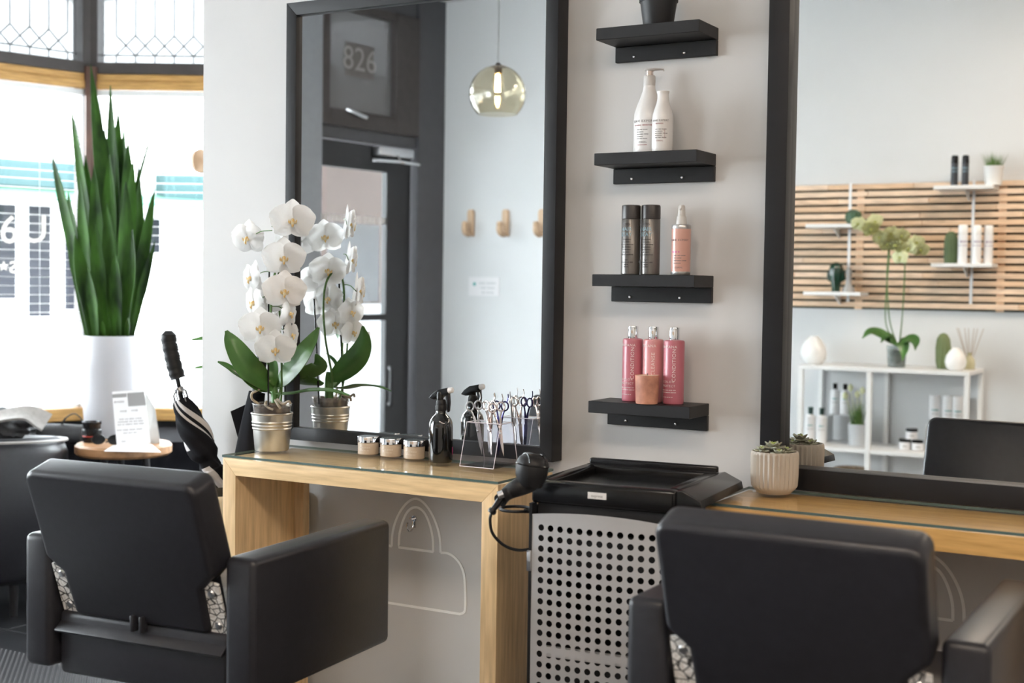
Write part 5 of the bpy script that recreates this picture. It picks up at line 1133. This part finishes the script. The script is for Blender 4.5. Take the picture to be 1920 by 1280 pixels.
# white open shelving unit
UO = .40
fu = lambda px, py, off=UO: fv(px, py, off)
ux0, ux1 = fu(1497, 690).x, fu(1818, 690).x; uz = fu(1650, 690).z; umx = fu(1628, 760).x; uz2 = fu(1650, 845).z
t = thing('shelving_unit', 'white open metal shelving unit below the slatted wall', 'shelving', ((ux0+ux1)/2, YF, 0)); hw = (ux1-ux0)/2; mx_ = umx-(ux0+ux1)/2; p_ = .026
bm = nb(); box(bm, -hw, hw, .015, UO, uz-.022, uz, bev=.002, seg=1); obj('top_board', bm, M_WS, t, smooth=0)
for z in (uz2, .05):
    bm = nb(); box(bm, -hw+.004, hw-.004, .016, UO-.004, z-.022, z, bev=.002, seg=1); obj('shelf_board', bm, M_WS, t, smooth=0)
for x in (-hw+p_/2, mx_, hw-p_/2):
    for y in (.016, UO-p_):
        bm = nb(); box(bm, x-p_/2, x+p_/2, y, y+p_, .0, uz-.0225, bev=.002, seg=1); obj('post', bm, M_WS, t, smooth=0)
def onunit(px, off=.22, z=None): P = fv(px, 600, off); return (P.x, P.y, (uz if z is None else z)+.0003)
def ku(px, off=.22): return (fv(px+10, 600, off)-fv(px, 600, off)).length/10*.955
def vase(px, w_, h, off, label, neck=.34):
    k1 = ku(px, off); t = thing('white_vase', label, 'vase', onunit(px, off)); r = w_/2*k1; H = h*k1
    bm = nb(); lathe(bm, [(0, .001), (r*.6, .001), (r*.9, H*.15), (r, H*.38), (r*.88, H*.65), (r*.55, H*.88), (r*neck, H*.97), (r*neck, H), (r*neck*.8, H), (r*neck*.7, H*.9), (0, H*.8)], 36); obj('body', bm, M_WHITEC, t)
    bm = nb(); lathe(bm, [(0, H*.992), (r*neck*.80, H*.993)], 20); obj('mouth_shade', bm, M_BLKMT, t)  # black disc paints the shade inside the vase mouth
vase(1527, 51, 54, .25, 'large white egg shaped vase at the open end of the shelving'); vase(1794, 43, 46, .30, 'round white vase in front of the green cactus ornament', .27)
k1 = ku(1770, .2); t = thing('cactus_ornament', 'moss green ribbed cactus ornament behind the round white vase', 'ornament', onunit(1770, .2)); r = 14.5*k1
bm = nb(); ribbed(bm, [(r*.75, 0), (r*.95, 15*k1), (r, 42*k1), (r*.85, 60*k1), (r*.5, 69*k1), (r*.15, 72*k1)], 12, .07, 60); obj('body', bm, M_CACT2, t)
k1 = ku(1820, .17); t = thing('reed_diffuser', 'glass reed diffuser with thin sticks behind the round white vase', 'diffuser', onunit(1820, .17))
bm = nb(); lathe(bm, [(0, .001), (11*k1, .001), (12*k1, 10*k1), (11*k1, 20*k1), (5*k1, 27*k1), (5*k1, 33*k1), (6*k1, 34*k1)], 22); obj('jar', bm, mat('pale_oil_glass', (.62, .58, .36), .15, trans=.3), t)
for k, (dx, dy) in enumerate(((-26, 0), (-15, 5), (-6, -6), (3, 4), (12, -3), (22, 6), (28, -4))):
    bm = nb(); tube(bm, [(0, 0, 4*k1), (-dx*k1, dy*k1, 84*k1)], .0018, 5); obj('reed', bm, mat('reed_stick', (.42, .33, .27), .7), t)
# green orchid on the unit
k1 = ku(1683, .25); L0 = onunit(1683, .25); t = thing('green_orchid', 'pale green orchid in a glass pot on the white shelving unit', 'plant', L0)
def gp(px, py, off=.25): return fv(px, py, off)-V(L0)
bm = nb(); lathe(bm, [(0, .002), (17*k1, .002), (20*k1, 43*k1), (19*k1, 43*k1), (16*k1, .006), (0, .006)], 30); obj('glass_pot', bm, clear('pot_glass', (.80, .84, .84), .12, .05), t)
bm = nb(); lathe(bm, [(0, .007), (15*k1, .007), (17.5*k1, 34*k1), (0, 36*k1)], 20); obj('bark_mix', bm, mat('pale_bark', (.42, .40, .38), .8, var=.3, nscale=50), t)
for pts, mx in ((((1682, 648), (1655, 628), (1632, 622), (1617, 634)), .034), (((1684, 650), (1703, 636), (1716, 640), (1716, 656)), .034), (((1683, 650), (1690, 640), (1695, 655), (1692, 676)), .034), (((1681, 648), (1668, 632), (1660, 630), (1652, 642)), .030)):
    sp = spline([gp(*p, off=.25+.03*i) for i, p in enumerate(pts)], 5); n = len(sp)
    bm = nb(); blade(bm, sp, [mx*max(.12, sin(pi*min(.97, (k/(n-1))**.8))) for k in range(n)], V((0, .6, .7)), .2, .001, 3); obj('leaf', bm, M_LEAF, t)
for pts in (((1683, 648), (1668, 600), (1663, 520), (1665, 462), (1648, 430), (1612, 418)), ((1686, 648), (1692, 590), (1696, 520), (1698, 470), (1705, 455), (1725, 462)), ((1680, 648), (1662, 610), (1661, 560), (1668, 470))):
    bm = nb(); tube(bm, spline([gp(*p) for p in pts], 6), .0035, 6); obj('flower_spike', bm, M_STEM, t)
M_GPET = mat('pale_green_petal', (.78, .80, .50), .5, var=.08, nscale=30); GM = flower_meshes(M_GPET, mat('lime_lip', (.45, .48, .12), .5), 'green_flower_')
for px, py in ((1610, 420), (1632, 430), (1640, 415), (1650, 445), (1672, 438), (1680, 460), (1690, 442), (1705, 465), (1718, 455), (1726, 468), (1688, 482), (1664, 458)):
    P = gp(px, py, .25+random.uniform(0, .06)); flower(t, P, V((random.uniform(-.6, .6), 1, random.uniform(-.3, .2))), .78, GM, random.uniform(-.3, .3))
# products inside the unit
def prod(px, off, z, w_, h, caph, capm, label, grp, bodm=M_WHITEP, word=None, inv=False):
    k1 = ku(px, off); t = thing('product_bottle', label, 'bottle', onunit(px, off, z), 0, grp); r = w_/2*k1; H = h*k1; c = caph*k1
    if inv:
        bm = nb(); lathe(bm, [(0, .001), (r*.85, .001), (r*.85, c), (0, c)], 22); obj('cap', bm, capm, t); bm = nb(); lathe(bm, [(0, c), (r*.8, c), (r, c+.01), (r, H-.003), (r*.9, H), (0, H)], 26); obj('bottle', bm, bodm, t)
    else:
        bm = nb(); lathe(bm, [(0, .001), (r, .001), (r, H-c-r*.5), (r*.5, H-c), (0, H-c)], 26); obj('bottle', bm, bodm, t); bm = nb(); lathe(bm, [(0, H-c), (r*.45, H-c), (r*.5, H-.002), (0, H)], 18); obj('cap', bm, capm, t)
    text_on_cyl(t, word or (4,), .014, r, H*.5, R(80), mat('teal_print', (.12, .36, .36), .5)); text_on_cyl(t, (4, 4), .008, r, H*.5-.02, R(80), mat('grey_print2', (.3, .3, .3), .6))
kk2 = ku(1580, .12); rz = uz2 + (845-790)*kk2*.98
def riser(xa, xb, off, z1, label):
    a, b = fv(xa, 700, off).x, fv(xb, 700, off).x; P = ((a+b)/2, YF+off, uz2+.0003); t = thing('display_riser', label, 'riser', P); w2_ = abs(b-a)/2; h = z1-uz2-.0003
    bm = nb(); box(bm, -w2_, w2_, -.055, .055, h-.006, h); obj('top', bm, mat('pale_riser', (.70, .71, .72), .3), t, smooth=0)
    for s in (-1, 1): bm = nb(); box(bm, *sorted((s*w2_, s*(w2_-.005))), -.055, .055, 0, h-.0065); obj('side', bm, mat('pale_riser', (.70, .71, .72)), t, smooth=0)
riser(1557, 1602, .10, rz, 'pale riser under the two black capped bottles'); riser(1742, 1806, .10, uz2+(845-800)*kk2, 'pale riser under the upended white tubes')
prod(1569, .10, rz, 18, 60, 12, M_BLKPL, 'white bottle with black cap on the riser, nearer the post', 'black capped bottles on the riser'); prod(1588, .10, rz, 18, 60, 12, M_BLKPL, 'white bottle with black cap on the riser, nearer the potted grass', 'black capped bottles on the riser')
prod(1524, .27, uz2, 20, 70, 14, mat('dark_teal_cap', (.03, .07, .06), .4), 'white bottle with dark green cap in the lower bay, nearer the unit end', 'green capped bottles in the shelving', word=(4,)); prod(1545, .27, uz2, 20, 70, 14, mat('dark_teal_cap', (.03, .07, .06)), 'white bottle with dark green cap in front of the black capped pair', 'green capped bottles in the shelving', word=(4,))
for px, lab in ((1757, 'upended white tube on the riser, nearest the jars'), (1782, 'upended white tube on the riser, in the middle'), (1800, 'upended white tube on the riser, beside the far post')):
    prod(px, .10, uz2+(845-800)*kk2, 21, 60, 9, M_BLKPL, lab, 'upended white tubes in the shelving', word=(5,), inv=True)
def wjar(px, z, label, off=.25):
    k1 = ku(px, off); t = thing('cream_jar', label, 'jar', onunit(px, off, z), 0, 'black lidded jars in the shelving'); r = 11.5*k1
    bm = nb(); lathe(bm, [(0, .001), (r, .001), (r, 15*k1), (0, 15*k1)], 24); obj('jar', bm, M_WHITEP, t); bm = nb(); lathe(bm, [(0, 15*k1), (r, 15.1*k1), (r, 21*k1), (0, 21.5*k1)], 24); obj('lid', bm, M_BLKPL, t)
    text_on_cyl(t, (4,), .012, r, 7.5*k1, R(80), mat('grey_print2', (.3, .3, .3))); return 21.6*k1
hj = wjar(1703, uz2, 'white jar with black lid, bottom of the stack and nearer the post'); wjar(1727, uz2, 'white jar with black lid, bottom of the stack and nearer the tubes'); wjar(1715, uz2+hj, 'white jar with black lid on top of the other two')
k1 = ku(1612, .22); t = thing('potted_grass', 'grey pot of tall green grass with pale buds in the shelving', 'plant', onunit(1612, .22, uz2))
bm = nb(); lathe(bm, [(0, .001), (16*k1, .001), (18*k1, 42*k1), (16.5*k1, 42*k1), (15*k1, 35*k1), (0, 35*k1)], 26); obj('pot', bm, mat('grey_pot', (.52, .54, .56), .5), t)
bm = nb()
for k in range(110):
    a, rr = random.random()*6.283, random.random()**.5*12*k1; L = random.uniform(30, 62)*k1; lean = random.uniform(.02, .3)
    b0 = V((rr*cos(a), rr*sin(a), 35*k1)); tp = b0+V((cos(a)*lean*L, sin(a)*lean*L, L)); sd = V((-sin(a), cos(a), 0))*.0026; bm.faces.new([bm.verts.new(p) for p in (b0-sd, b0+sd, tp)])
o = obj('grass_blades', bm, mat('bright_grass', (.10, .20, .04)), t); o['kind'] = 'stuff'
for dx, dz in ((-10, 108), (14, 112), (24, 96), (0, 100)):
    bm = nb(); tube(bm, [(0, 0, 35*k1), (-dx*k1, .01, dz*k1)], .0018, 5); lathe(bm, [(0, -8*k1), (5*k1, -3*k1), (5.5*k1, 3*k1), (0, 9*k1)], 12, (-dx*k1, .01, dz*k1)); obj('bud', bm, M_GPET, t)
k1 = ku(1604, .25); t = thing('woven_basket', 'small round woven basket on the bottom board of the shelving', 'basket', onunit(1604, .25, .05)); bm = nb()
for k in range(9): z = .018+.030*k; r = .085+.02*sin(pi*k/8); tube(bm, [(r*cos(a), r*sin(a), z) for a in [2*pi*q_/28 for q_ in range(29)]], .016, 7)
lathe(bm, [(0, .004), (.08, .004), (.08, .01), (0, .01)], 24); obj('weave', bm, mat('seagrass', (.34, .25, .17), .8, var=.25, nscale=60, bump=.5), t)
